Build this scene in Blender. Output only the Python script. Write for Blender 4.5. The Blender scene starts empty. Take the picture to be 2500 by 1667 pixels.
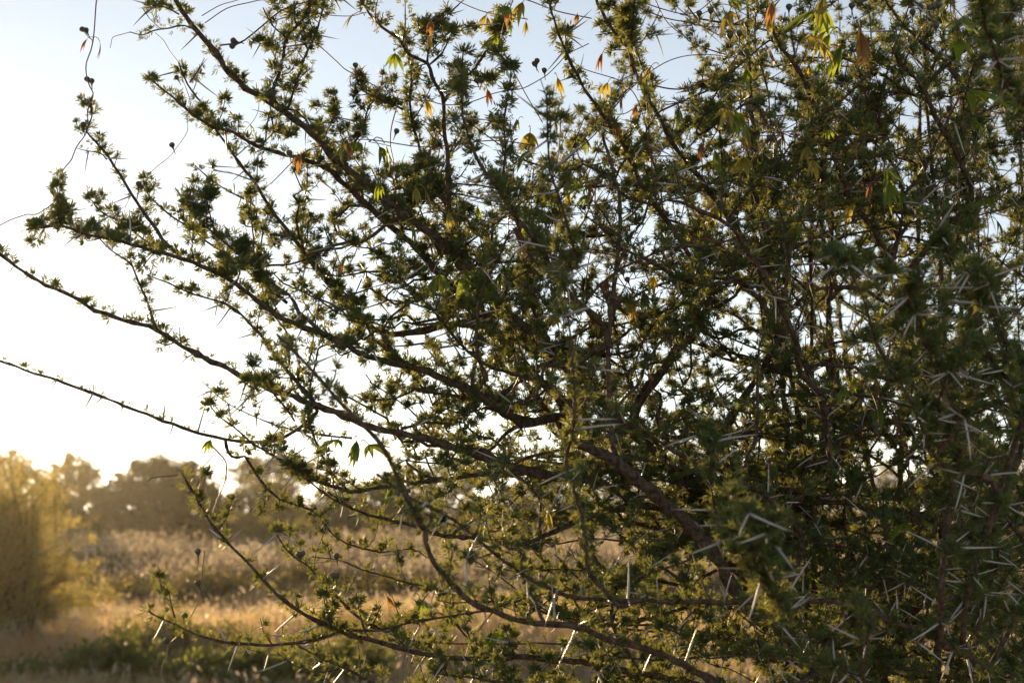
import bpy, math, random
import numpy as np
from mathutils import Vector, Matrix, Quaternion

rng = np.random.default_rng(11)
random.seed(11)
scene = bpy.context.scene
COL = scene.collection
R = math.radians

# ------------------------------------------------------------------ camera
F_PX = 3472.0                      # focal length in pixels of the 2500 px wide photograph
CAM = np.array([0.0, 0.0, 1.5])
PITCH = R(6.5)
FOCUS = 2.12
cam_d = bpy.data.cameras.new("camera")
cam_o = bpy.data.objects.new("camera", cam_d)
COL.objects.link(cam_o)
cam_o.location = CAM
cam_o.rotation_euler = (math.pi / 2 + PITCH, 0, 0)
cam_d.lens = 50.0
cam_d.sensor_width = 36.0
cam_d.clip_start = 0.05
cam_d.clip_end = 3000
cam_d.dof.use_dof = True
cam_d.dof.focus_distance = FOCUS
cam_d.dof.aperture_fstop = 7.1
scene.camera = cam_o

# ------------------------------------------------------------------ sky and sun
SUN_AZ = R(-25.0)                  # clockwise from +Y; negative = left of the view
SUN_EL = R(7.5)
world = bpy.data.worlds.new("World")
scene.world = world
world.use_nodes = True
wn = world.node_tree
wn.nodes.clear()
w_out = wn.nodes.new("ShaderNodeOutputWorld")
w_bg = wn.nodes.new("ShaderNodeBackground")
w_sky = wn.nodes.new("ShaderNodeTexSky")
w_sky.sky_type = 'NISHITA'
w_sky.sun_disc = False
w_sky.sun_elevation = SUN_EL
w_sky.sun_rotation = SUN_AZ
w_sky.altitude = 1000
w_sky.air_density = 1.0
w_sky.dust_density = 0.12
w_sky.ozone_density = 1.5
w_bg.inputs["Strength"].default_value = 0.094
w_hsv = wn.nodes.new("ShaderNodeHueSaturation")          # thin high haze: paler blue all over
w_hsv.inputs["Saturation"].default_value = 0.40
wn.links.new(w_sky.outputs[0], w_hsv.inputs["Color"])
wn.links.new(w_hsv.outputs[0], w_bg.inputs["Color"])
wn.links.new(w_bg.outputs[0], w_out.inputs["Surface"])

sun_d = bpy.data.lights.new("sun", 'SUN')
sun_d.energy = 5.0
sun_d.angle = R(0.53)
sun_d.color = (1.0, 0.69, 0.36)
sun_o = bpy.data.objects.new("sun", sun_d)
COL.objects.link(sun_o)
SUN_DIR = Vector((math.sin(SUN_AZ) * math.cos(SUN_EL), math.cos(SUN_AZ) * math.cos(SUN_EL), math.sin(SUN_EL)))
sun_o.rotation_euler = SUN_DIR.to_track_quat('Z', 'Y').to_euler()
sun_o.location = (-8, 10, 12)

scene.view_settings.view_transform = 'Standard'
scene.view_settings.look = 'None'
scene.view_settings.exposure = 1.22
scene.view_settings.gamma = 1.0
scene.view_settings.use_curve_mapping = False

# ------------------------------------------------------------------ helpers
CP, SP = math.cos(PITCH), math.sin(PITCH)
AX_R = np.array([1.0, 0, 0]); AX_F = np.array([0, CP, SP]); AX_U = np.array([0, -SP, CP])

def at(px, py, d):
    """World point seen at pixel (px, py) of the photograph, d metres ahead."""
    return CAM + AX_F * d + AX_R * ((px - 1250) / F_PX * d) + AX_U * ((833.5 - py) / F_PX * d)

def ground_x(px, y):
    return (px - 1250) / F_PX * y

def unit(v):
    v = np.asarray(v, float)
    return v / (np.linalg.norm(v) + 1e-12)

def frame_z(z, roll=0.0):
    """3x3 matrix whose columns are x, y, z axes with z along the given vector."""
    z = unit(z)
    a = np.array([1.0, 0, 0]) if abs(z[0]) < 0.8 else np.array([0, 1.0, 0])
    x = unit(np.cross(a, z)); y = np.cross(z, x)
    c, s = math.cos(roll), math.sin(roll)
    return np.stack([x * c + y * s, y * c - x * s, z], axis=1)

def spline(pts, step):
    """Catmull-Rom through pts, resampled; returns points and parameter 0..1."""
    P = np.asarray(pts, float)
    P = np.vstack([2 * P[0] - P[1], P, 2 * P[-1] - P[-2]])
    out = []
    for i in range(1, len(P) - 2):
        n = max(2, int(np.linalg.norm(P[i + 1] - P[i]) / step) + 1)
        t = np.linspace(0, 1, n, endpoint=False)[:, None]
        p0, p1, p2, p3 = P[i - 1], P[i], P[i + 1], P[i + 2]
        out.append(0.5 * ((2 * p1) + (-p0 + p2) * t + (2 * p0 - 5 * p1 + 4 * p2 - p3) * t ** 2 + (-p0 + 3 * p1 - 3 * p2 + p3) * t ** 3))
    out.append(P[-2][None])
    Q = np.vstack(out)
    L = np.concatenate([[0], np.cumsum(np.linalg.norm(np.diff(Q, axis=0), axis=1))])
    return Q, L

class Geo:
    """Collects triangles and quads for ONE mesh object."""
    def __init__(self):
        self.v = []; self.t = []; self.q = []; self.a = []; self.n = 0
    def add(self, v, t=None, q=None, a=0.5):
        v = np.asarray(v, float)
        self.v.append(v)
        if t is not None and len(t): self.t.append(np.asarray(t, np.int64) + self.n)
        if q is not None and len(q): self.q.append(np.asarray(q, np.int64) + self.n)
        self.a.append(np.full(len(v), a) if np.isscalar(a) else np.asarray(a, float))
        self.n += len(v)
    def tube(self, P, rad, sides=6, a=0.5, cap=True):
        P = np.asarray(P, float); n = len(P)
        T = np.gradient(P, axis=0); T /= (np.linalg.norm(T, axis=1)[:, None] + 1e-12)
        ref = frame_z(T[0])[:, 0]
        ang = np.arange(sides) / sides * 2 * math.pi
        rings = np.empty((n, sides, 3))
        for i in range(n):
            ref = ref - T[i] * ref.dot(T[i]); ref /= (np.linalg.norm(ref) + 1e-12)
            b = np.cross(T[i], ref)
            rings[i] = P[i] + rad[i] * (np.cos(ang)[:, None] * ref + np.sin(ang)[:, None] * b)
        v = rings.reshape(-1, 3)
        i = np.arange(n - 1)[:, None] * sides; j = np.arange(sides)[None]; k = (j + 1) % sides
        q = np.stack([i + j, i + k, i + sides + k, i + sides + j], -1).reshape(-1, 4)
        t = []
        if cap:
            v = np.vstack([v, P[-1] + T[-1] * rad[-1]]); e = n * sides; o = (n - 1) * sides
            t = [[o + s, o + (s + 1) % sides, e] for s in range(sides)]
        self.add(v, t, q, a)
    def empty(self):
        return self.n == 0
    def mesh(self, name, mat, offset=None, smooth=False):
        me = bpy.data.meshes.new(name)
        V = np.vstack(self.v)
        if offset is not None: V = V - np.asarray(offset)
        T = np.vstack(self.t) if self.t else np.zeros((0, 3), np.int64)
        Q = np.vstack(self.q) if self.q else np.zeros((0, 4), np.int64)
        me.vertices.add(len(V)); me.vertices.foreach_set("co", V.astype(np.float32).ravel())
        nl = len(T) * 3 + len(Q) * 4
        me.loops.add(nl)
        me.loops.foreach_set("vertex_index", np.concatenate([T.ravel(), Q.ravel()]).astype(np.int32))
        me.polygons.add(len(T) + len(Q))
        st = np.concatenate([np.arange(len(T)) * 3, len(T) * 3 + np.arange(len(Q)) * 4]).astype(np.int32)
        me.polygons.foreach_set("loop_start", st)
        if smooth: me.polygons.foreach_set("use_smooth", np.ones(len(T) + len(Q), bool))
        at_ = me.attributes.new("tint", 'FLOAT', 'POINT')
        at_.data.foreach_set("value", np.concatenate(self.a).astype(np.float32))
        me.update(calc_edges=True)
        if mat: me.materials.append(mat)
        return me

def link(name, data, parent=None):
    o = bpy.data.objects.new(name, data)
    COL.objects.link(o)
    o.parent = parent
    return o

def tag(o, label=None, cat=None, group=None, kind=None):
    if label: o["label"] = label
    if cat: o["category"] = cat
    if group: o["group"] = group
    if kind: o["kind"] = kind
    return o

# ------------------------------------------------------------------ materials
def new_mat(name):
    m = bpy.data.materials.new(name); m.use_nodes = True
    nt = m.node_tree; nt.nodes.clear()
    out = nt.nodes.new("ShaderNodeOutputMaterial")
    return m, nt, out

def leaf_mat(name, dark, light, trans, t_amt=0.45, rough=0.55, gloss=0.04, noise=3.0):
    """Diffuse + translucent leaf, colour varied by the tint attribute and a broad noise."""
    m, nt, out = new_mat(name)
    N = nt.nodes.new; L = nt.links.new
    at_ = N("ShaderNodeAttribute"); at_.attribute_name = "tint"
    tc = N("ShaderNodeTexCoord"); nz = N("ShaderNodeTexNoise"); nz.inputs["Scale"].default_value = noise
    nz.inputs["Detail"].default_value = 3
    L(tc.outputs["Object"], nz.inputs["Vector"])
    mx = N("ShaderNodeMath"); mx.operation = 'MULTIPLY_ADD'; mx.inputs[1].default_value = 0.6
    L(at_.outputs["Fac"], mx.inputs[0])
    sb = N("ShaderNodeMath"); sb.operation = 'MULTIPLY_ADD'; sb.inputs[1].default_value = 1.4; sb.inputs[2].default_value = -0.5
    L(nz.outputs["Fac"], sb.inputs[0]); L(sb.outputs[0], mx.inputs[2])
    cl = N("ShaderNodeClamp"); L(mx.outputs[0], cl.inputs["Value"])
    c1 = N("ShaderNodeMix"); c1.data_type = 'RGBA'
    c1.inputs[6].default_value = (*dark, 1); c1.inputs[7].default_value = (*light, 1)
    L(cl.outputs[0], c1.inputs[0])
    pr = N("ShaderNodeBsdfPrincipled"); pr.inputs["Roughness"].default_value = rough
    pr.inputs["Specular IOR Level"].default_value = gloss * 10
    L(c1.outputs[2], pr.inputs["Base Color"])
    tr = N("ShaderNodeBsdfTranslucent")
    c2 = N("ShaderNodeMix"); c2.data_type = 'RGBA'; c2.inputs[0].default_value = 0.6
    L(c1.outputs[2], c2.inputs[6]); c2.inputs[7].default_value = (*trans, 1)
    L(c2.outputs[2], tr.inputs["Color"])
    ms = N("ShaderNodeMixShader"); ms.inputs[0].default_value = t_amt
    L(pr.outputs[0], ms.inputs[1]); L(tr.outputs[0], ms.inputs[2]); L(ms.outputs[0], out.inputs["Surface"])
    return m

def solid_mat(name, c_a, c_b, scale=40.0, rough=0.85, bump=0.0, spec=0.3, stretch=(1, 1, 1)):
    m, nt, out = new_mat(name)
    N = nt.nodes.new; L = nt.links.new
    tc = N("ShaderNodeTexCoord"); mp = N("ShaderNodeMapping"); mp.inputs["Scale"].default_value = stretch
    L(tc.outputs["Object"], mp.inputs["Vector"])
    nz = N("ShaderNodeTexNoise"); nz.inputs["Scale"].default_value = scale; nz.inputs["Detail"].default_value = 6
    L(mp.outputs[0], nz.inputs["Vector"])
    cr = N("ShaderNodeValToRGB")
    cr.color_ramp.elements[0].position = 0.35; cr.color_ramp.elements[0].color = (*c_a, 1)
    cr.color_ramp.elements[1].position = 0.68; cr.color_ramp.elements[1].color = (*c_b, 1)
    L(nz.outputs["Fac"], cr.inputs["Fac"])
    pr = N("ShaderNodeBsdfPrincipled"); pr.inputs["Roughness"].default_value = rough
    pr.inputs["Specular IOR Level"].default_value = spec
    L(cr.outputs["Color"], pr.inputs["Base Color"])
    if bump:
        bp = N("ShaderNodeBump"); bp.inputs["Strength"].default_value = bump; bp.inputs["Distance"].default_value = 0.002
        L(nz.outputs["Fac"], bp.inputs["Height"]); L(bp.outputs[0], pr.inputs["Normal"])
    L(pr.outputs[0], out.inputs["Surface"])
    return m

def thorn_material():
    m, nt, out = new_mat("pale_thorn")
    N = nt.nodes.new; L = nt.links.new
    at_ = N("ShaderNodeAttribute"); at_.attribute_name = "tint"
    cr = N("ShaderNodeValToRGB"); e = cr.color_ramp.elements
    e[0].position = 0.0; e[0].color = (0.22, 0.16, 0.12, 1)
    e[1].position = 1.0; e[1].color = (0.20, 0.11, 0.08, 1)
    for p, c in ((0.14, (0.42, 0.40, 0.39)), (0.80, (0.48, 0.45, 0.43))):
        x = e.new(p); x.color = (*c, 1)
    L(at_.outputs["Fac"], cr.inputs["Fac"])
    pr = N("ShaderNodeBsdfPrincipled"); pr.inputs["Roughness"].default_value = 0.38
    pr.inputs["Specular IOR Level"].default_value = 0.5
    L(cr.outputs["Color"], pr.inputs["Base Color"]); L(pr.outputs[0], out.inputs["Surface"])
    return m

M_BARK = solid_mat("thorn_tree_bark", (0.040, 0.026, 0.020), (0.15, 0.105, 0.075), 150, 0.9, 1.0)
M_BARK2 = solid_mat("background_bark", (0.05, 0.037, 0.026), (0.13, 0.10, 0.07), 12, 0.95)
M_LEAF = leaf_mat("thorn_tree_leaf", (0.034, 0.080, 0.034), (0.092, 0.150, 0.048), (0.50, 0.45, 0.08), 0.34, noise=5)
M_THORN = thorn_material()
M_VSTEM = solid_mat("vine_stem", (0.10, 0.03, 0.035), (0.24, 0.085, 0.06), 60, 0.6)
M_VSTEM2 = solid_mat("vine_stem_tan", (0.16, 0.09, 0.045), (0.34, 0.21, 0.10), 60, 0.6)
M_CAPS = solid_mat("seed_capsule", (0.06, 0.065, 0.045), (0.12, 0.12, 0.08), 120, 0.6)
M_VG = leaf_mat("vine_leaf_green", (0.06, 0.12, 0.025), (0.13, 0.20, 0.035), (0.42, 0.50, 0.05), 0.55, noise=20)
M_VY = leaf_mat("vine_leaf_yellow", (0.20, 0.19, 0.04), (0.34, 0.28, 0.06), (0.60, 0.48, 0.08), 0.5, noise=20)
M_VO = leaf_mat("vine_leaf_dry", (0.18, 0.085, 0.03), (0.32, 0.17, 0.055), (0.50, 0.26, 0.08), 0.45, noise=20)
M_VB = leaf_mat("vine_leaf_brown", (0.10, 0.045, 0.025), (0.18, 0.085, 0.04), (0.30, 0.12, 0.05), 0.35, noise=20)
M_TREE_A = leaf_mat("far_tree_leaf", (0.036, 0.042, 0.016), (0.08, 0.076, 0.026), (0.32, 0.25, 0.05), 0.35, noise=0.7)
M_TREE_B = leaf_mat("far_bush_leaf", (0.06, 0.075, 0.022), (0.13, 0.13, 0.04), (0.36, 0.32, 0.06), 0.45, noise=0.8)
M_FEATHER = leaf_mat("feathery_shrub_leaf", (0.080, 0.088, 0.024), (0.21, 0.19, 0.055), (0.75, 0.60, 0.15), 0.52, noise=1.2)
M_GRASS = leaf_mat("dry_grass_blade", (0.16, 0.105, 0.045), (0.42, 0.31, 0.16), (0.80, 0.60, 0.30), 0.48, noise=0.35)
M_GRASS_D = leaf_mat("tall_grass_stem", (0.030, 0.026, 0.013), (0.07, 0.058, 0.03), (0.13, 0.10, 0.045), 0.25, noise=0.35)
M_PLUME = leaf_mat("grass_plume", (0.27, 0.235, 0.17), (0.42, 0.37, 0.28), (0.58, 0.47, 0.33), 0.5, noise=0.4)
M_HERB = leaf_mat("green_herb_leaf", (0.040, 0.060, 0.020), (0.11, 0.13, 0.035), (0.34, 0.34, 0.06), 0.45, noise=1.5)

# ================================================================== SETTING: ground
def ground_material():
    m, nt, out = new_mat("dry_soil_and_thatch")
    N = nt.nodes.new; L = nt.links.new
    tc = N("ShaderNodeTexCoord")
    n1 = N("ShaderNodeTexNoise"); n1.inputs["Scale"].default_value = 0.22; n1.inputs["Detail"].default_value = 5
    n2 = N("ShaderNodeTexNoise"); n2.inputs["Scale"].default_value = 9.0; n2.inputs["Detail"].default_value = 8
    L(tc.outputs["Object"], n1.inputs["Vector"]); L(tc.outputs["Object"], n2.inputs["Vector"])
    cr = N("ShaderNodeValToRGB"); e = cr.color_ramp.elements
    e[0].position = 0.3; e[0].color = (0.20, 0.14, 0.08, 1); e[1].position = 0.7; e[1].color = (0.40, 0.30, 0.19, 1)
    L(n1.outputs["Fac"], cr.inputs["Fac"])
    mx = N("ShaderNodeMix"); mx.data_type = 'RGBA'; mx.blend_type = 'MULTIPLY'; mx.inputs[0].default_value = 0.5
    L(cr.outputs["Color"], mx.inputs[6]); L(n2.outputs["Color"], mx.inputs[7])
    pr = N("ShaderNodeBsdfPrincipled"); pr.inputs["Roughness"].default_value = 1.0
    pr.inputs["Specular IOR Level"].default_value = 0.1
    L(mx.outputs[2], pr.inputs["Base Color"])
    bp = N("ShaderNodeBump"); bp.inputs["Strength"].default_value = 0.7; bp.inputs["Distance"].default_value = 0.06
    L(n2.outputs["Fac"], bp.inputs["Height"]); L(bp.outputs[0], pr.inputs["Normal"])
    L(pr.outputs[0], out.inputs["Surface"])
    return m

def hill(x, y):
    """Gentle mound of the field where the near grass grows."""
    h = 0.34 * np.exp(-(((x + 2.3) / 2.3) ** 2 + ((y - 14.4) / 2.2) ** 2))
    h = h + 0.06 * np.sin(x * 0.9 + 1.0) * np.sin(y * 0.55)
    return h * np.clip((np.hypot(x, y) - 4) / 4, 0, 1) * np.clip((90 - np.hypot(x, y)) / 30, 0, 1)

def build_ground():
    g = Geo()
    xs = np.concatenate([np.linspace(-240, -42, 12), np.linspace(-40, 40, 81), np.linspace(42, 240, 12)])
    ys = np.concatenate([np.linspace(-240, -12, 12), np.linspace(-10, 70, 81), np.linspace(72, 240, 10)])
    X, Y = np.meshgrid(xs, ys)
    V = np.stack([X, Y, hill(X, Y)], -1).reshape(-1, 3)
    nx = len(xs); i = (np.arange(len(ys) - 1)[:, None] * nx + np.arange(nx - 1)[None]).ravel()
    g.add(V, q=np.stack([i, i + 1, i + nx + 1, i + nx], -1))
    o = link("ground", g.mesh("ground", ground_material(), smooth=True))
    tag(o, "pale sandy ground of the dry grass field", "ground", kind="structure")
build_ground()

# ================================================================== BACKGROUND VEGETATION
def leaf_cards(g, C, size, aspect=2.2, up=0.0, tint=None):
    """Adds one small folded leaf (4 tris) at every row of C, random orientation."""
    n = len(C)
    d = rng.normal(size=(n, 3)); d[:, 2] += up; d /= np.linalg.norm(d, axis=1)[:, None]
    e = rng.normal(size=(n, 3)); e -= d * (e * d).sum(1)[:, None]; e /= np.linalg.norm(e, axis=1)[:, None]
    f = np.cross(d, e)
    s = (size * rng.uniform(0.6, 1.4, n))[:, None]
    a = C - d * s * 0.5; b = C + d * s * 0.5
    m1 = C + e * s * 0.5 / aspect + f * s * 0.10; m2 = C - e * s * 0.5 / aspect + f * s * 0.10
    V = np.stack([a, m1, b, m2], 1).reshape(-1, 3)
    k = np.arange(n)[:, None] * 4
    T = np.concatenate([k + np.array([[0, 1, 2]]), k + np.array([[0, 2, 3]])], 0)
    tt = rng.uniform(0, 1, n) if tint is None else tint
    g.add(V, t=T, a=np.repeat(tt, 4))

def tree(name, label, cat, group, px, D, w, h, mat, leaf=0.09, n=14000, base=0.0, flat=1.0, clumps=60, sparse=0.0, nlimb=9, lump=1.0):
    """Bushy savannah tree: tapered trunk, limbs to every clump group, crown of leaf clumps."""
    x = ground_x(px, D)
    z0 = float(hill(np.array(x), np.array(D)))
    B = np.array([x, D, z0])
    root = link(name, None); root.location = B
    tag(root, label, cat, group)
    # clump centres over a bumpy dome
    cs = []
    while len(cs) < clumps:
        p = rng.normal(size=3); p[2] = abs(p[2]); p /= np.linalg.norm(p)
        if sparse and p[2] < 0.25: continue
        rr = rng.uniform(0.78, 0.97) if not sparse else rng.uniform(0.55, 1.0)
        p = p * rr; p[2] = p[2] ** flat if flat < 1 else p[2]
        cs.append(p * [w / 2, w / 2 * 0.9, h - base] + [0, 0, base])
    cs = np.array(cs)
    g = Geo()
    per = n // clumps
    for c in cs:
        rad = lump * w * rng.uniform(0.06, 0.12) * (1 - 0.3 * sparse)
        q = rng.normal(size=(per, 3)); q *= (rng.uniform(0, 1, per) ** 0.4 / np.linalg.norm(q, axis=1))[:, None]
        q *= [rad, rad, rad * (0.8 - 0.35 * sparse)]
        pts = c + q
        pts = pts[pts[:, 2] > 0.03]
        leaf_cards(g, pts, leaf, 1.9, 0.3, np.clip(rng.uniform(0, 1) * 0.6 + rng.uniform(0, 0.4, len(pts)), 0, 1))
    if not sparse:      # dense twiggy interior
        m = n // 7
        q = rng.normal(size=(m, 3)); q[:, 2] = np.abs(q[:, 2])
        q *= (rng.uniform(0.2, 1, m) ** 0.5 * 0.86 / np.linalg.norm(q, axis=1))[:, None]
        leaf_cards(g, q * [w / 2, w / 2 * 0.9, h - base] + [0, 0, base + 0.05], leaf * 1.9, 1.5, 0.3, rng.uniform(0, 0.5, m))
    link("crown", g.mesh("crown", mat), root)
    t = Geo()
    th = max(base + 0.25 * (h - base), 0.4)
    P, L = spline([[0, 0, -0.12], [w * 0.01, 0, th * 0.5], [-w * 0.015, 0.02, th]], 0.2)
    r0 = 0.035 * h + 0.02
    t.tube(P, np.linspace(r0, r0 * 0.6, len(P)), 8)
    for c in cs[rng.permutation(len(cs))[:nlimb * 2]]:
        s = P[rng.integers(len(P) // 2, len(P))]
        mid = s * 0.5 + c * 0.5 + np.array([0, 0, -0.08 * h]) + rng.normal(0, 0.03 * w, 3)
        Q, _ = spline([s, mid, c], 0.25)
        t.tube(Q, np.linspace(r0 * 0.4, r0 * 0.08, len(Q)), 5)
    link("trunk", t.mesh("trunk", M_BARK2, smooth=True), root)
    return root

G_TREES = "savannah trees beyond the field"
tree("acacia_tree", "dark rounded dome-shaped tree beyond the pale grass field", "tree", G_TREES, 400, 44, 4.8, 3.05, M_TREE_A, 0.11, 24000, 0.03, 1.0, 320, lump=0.5)
tree("acacia_tree", "golden backlit tree with an uneven two-humped crown beside the dome-shaped tree", "tree", G_TREES, 175, 47, 3.0, 3.2, M_TREE_B, 0.11, 10000, 0.1, 0.9, 110, lump=0.7)
tree("acacia_tree", "tall hazy tree standing behind the feathery shrub", "tree", G_TREES, 20, 40, 3.8, 3.1, M_TREE_B, 0.10, 11000, 0.1, 0.9, 110, lump=0.7)
tree("acacia_tree", "open flat-topped tree with sky showing through its crown", "tree", G_TREES, 680, 68, 5.4, 4.0, M_TREE_A, 0.13, 9000, 1.7, 0.7, 110, 1.0, 22)
tree("bush", "low dark bush under the open flat-topped tree", "bush", None, 650, 58, 4.4, 2.55, M_TREE_A, 0.12, 10000, 0.05, 0.9, 90)
tree("bush", "broad dark bush glimpsed behind the lower thorn branches", "bush", None, 880, 52, 5.0, 2.5, M_TREE_A, 0.12, 11000, 0.05, 0.9, 90)
tree("bush", "low yellow-green bush in front of the dark bushes", "bush", None, 690, 42, 2.9, 1.15, M_TREE_B, 0.08, 9000, 0.02, 0.9, 50)
tree("bush", "small green bush at the foot of the dome-shaped tree", "bush", None, 530, 43, 1.6, 1.3, M_TREE_A, 0.08, 5000, 0.02, 0.9, 30)
far = [(1060, 62, 6.0, 3.4), (1330, 58, 5.0, 3.0), (1600, 64, 6.5, 3.5), (1900, 56, 5.5, 3.0), (2180, 62, 6.0, 3.3), (2480, 55, 6.0, 3.2), (2850, 60, 6.0, 3.3)]
for px, D, w, h in far:
    tree("acacia_tree", "bushy tree of the far tree line screened by the thorn tree's branches", "tree", "far tree line behind the thorn tree", px, D, w, h, M_TREE_A, 0.16, 5000, 0.05, 0.85, 50)
tree("acacia_tree", "dense tree of the tree line past the feathery shrub", "tree", G_TREES, -260, 40, 4.5, 3.2, M_TREE_A, 0.13, 6000, 0.05, 0.85, 50)
tree("acacia_tree", "blurred golden tree crown rising just behind the feathery shrub", "tree", G_TREES, -120, 33, 3.8, 3.0, M_TREE_B, 0.12, 7000, 0.1, 0.9, 80, lump=0.7)

def feathery_shrub():
    """Fine-leaved thorn shrub: many arching sprays, each a tapering plume of tiny leaves."""
    D = 14.2; px = 0
    B = np.array([ground_x(px, D), D, 0.0]); B[2] = float(hill(B[0], B[1]))
    root = link("feathery_shrub", None); root.location = B
    tag(root, "golden backlit feathery shrub at the edge of the field", "shrub")
    g = Geo(); t = Geo()
    for k in range(210):
        az = rng.uniform(0, 2 * math.pi); el = rng.uniform(0.05, 1.45)
        Lr = rng.uniform(0.75, 1.0)
        reach = Lr * (1.12 * math.cos(el)); up = Lr * (0.35 + 1.6 * math.sin(el)) * (1.0 if k % 5 else 1.12)
        e = np.array([math.cos(az) * reach, math.sin(az) * reach, up])
        o3 = np.array([rng.normal(0, 0.22), rng.normal(0, 0.22), -0.02])
        m = o3 * 0.5 + e * 0.45 + np.array([rng.normal(0, 0.1), rng.normal(0, 0.1), 0.12 + 0.12 * math.sin(el)])
        e = e + np.array([rng.normal(0, 0.08), rng.normal(0, 0.08), -0.12 * math.cos(el)])
        Q, L = spline([o3, m, e], 0.05)
        t.tube(Q, np.linspace(0.011, 0.002, len(Q)), 4)
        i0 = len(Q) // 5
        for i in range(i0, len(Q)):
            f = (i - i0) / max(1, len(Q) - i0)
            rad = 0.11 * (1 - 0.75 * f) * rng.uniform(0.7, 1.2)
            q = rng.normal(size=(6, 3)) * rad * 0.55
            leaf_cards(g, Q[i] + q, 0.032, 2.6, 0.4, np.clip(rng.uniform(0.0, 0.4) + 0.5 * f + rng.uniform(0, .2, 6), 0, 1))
        # side sprays
        for s in range(4):
            i = rng.integers(i0, len(Q)); d = unit(Q[min(i + 1, len(Q) - 1)] - Q[i - 1] + rng.normal(0, 0.5, 3))
            ln = rng.uniform(0.15, 0.34)
            P2 = Q[i] + d * np.linspace(0, ln, 7)[:, None] + np.array([0, 0, 1]) * (np.linspace(0, 1, 7) ** 2 * 0.05)[:, None]
            t.tube(P2, np.linspace(0.004, 0.0015, 7), 3)
            for p in P2:
                leaf_cards(g, p + rng.normal(0, 0.028, (8, 3)), 0.032, 2.6, 0.4, rng.uniform(0.3, 1, 8))
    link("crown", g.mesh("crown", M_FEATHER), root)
    link("stem", t.mesh("stem", M_BARK2), root)
feathery_shrub()

def grass(name, label, mats, regions, seed, plume=0.0):
    """Blades as bent 2-segment strips; regions = (x0,x1,y0,y1,count,hmin,hmax,width)."""
    g = Geo(); gp = Geo()
    for (x0, x1, y0, y1, n, h0, h1, wd) in regions:
        x = rng.uniform(x0, x1, n); y = rng.uniform(y0, y1, n)
        cl = np.sin(x * 1.7 + 0.3 * y) * np.sin(y * 1.3 - 0.4 * x) + rng.normal(0, 0.5, n)   # clumping
        keep = cl > -0.5; x, y = x[keep], y[keep]; n2 = len(x)
        hv = 0.75 + 0.35 * np.sin(x * 0.8 + 1) * np.sin(y * 0.5)
        H = rng.uniform(h0, h1, n2) * hv
        az = rng.uniform(0, 2 * math.pi, n2); lean = rng.uniform(0.05, 0.45, n2) * H
        z = hill(x, y) - 0.01
        B = np.stack([x, y, z], 1)
        dv = np.stack([np.cos(az), np.sin(az), np.zeros(n2)], 1)
        a2 = rng.uniform(0, math.pi, n2)
        wv = np.stack([np.cos(a2), np.sin(a2), np.zeros(n2)], 1) * (wd * rng.uniform(0.6, 1.3, n2))[:, None]
        M = B + dv * (lean * 0.35)[:, None] + np.array([0, 0, 1]) * (H * 0.6)[:, None]
        E = B + dv * lean[:, None] + np.array([0, 0, 1]) * H[:, None]
        V = np.stack([B - wv, B + wv, M - wv * 0.8, M + wv * 0.8, E], 1).reshape(-1, 3)
        k = np.arange(n2)[:, None] * 5
        T = np.concatenate([k + np.array([[0, 1, 3]]), k + np.array([[0, 3, 2]]), k + np.array([[2, 3, 4]])], 0)
        g.add(V, t=T, a=np.repeat(rng.uniform(0, 1, n2), 5))
        if plume:
            sel = rng.uniform(size=n2) < plume
            Es = E[sel]; m = len(Es)
            for s in range(4):
                C = Es + np.stack([rng.normal(0, 0.035, m), rng.normal(0, 0.035, m), rng.uniform(-0.22, 0.06, m)], 1)
                leaf_cards(gp, C, 0.075, 3.8, 1.2)
    o = link(name, g.mesh(name, mats[0]))
    tag(o, label, "grass", kind="stuff")
    if not gp.empty():
        p = link("grass_plume", gp.mesh("grass_plume", mats[1]), o); p["kind"] = "stuff"
    return o
grass("tall_grass", "tall pale plumed grass filling the middle of the field", (M_GRASS_D, M_PLUME),
      [(-13, 4, 21, 38, 26000, 0.55, 0.95, 0.006), (4, 16, 22, 38, 9000, 0.5, 0.9, 0.007)], 1, 0.45)
grass("far_grass", "pale hazy dry grass in front of the far trees", (M_GRASS, M_PLUME),
      [(-20, 22, 38, 56, 20000, 0.35, 0.75, 0.012)], 2, 0.2)
grass("near_grass", "golden dry grass covering the low mound", (M_GRASS, M_PLUME),
      [(-5.5, 0.6, 12.2, 18.5, 26000, 0.16, 0.48, 0.0045), (0.6, 9, 11.5, 20, 18000, 0.08, 0.26, 0.006), (-5.5, 1, 18.5, 20.5, 4500, 0.2, 0.45, 0.005), (-5, 1, 10.3, 12.2, 9000, 0.08, 0.24, 0.004)], 3, 0.08)

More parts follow.
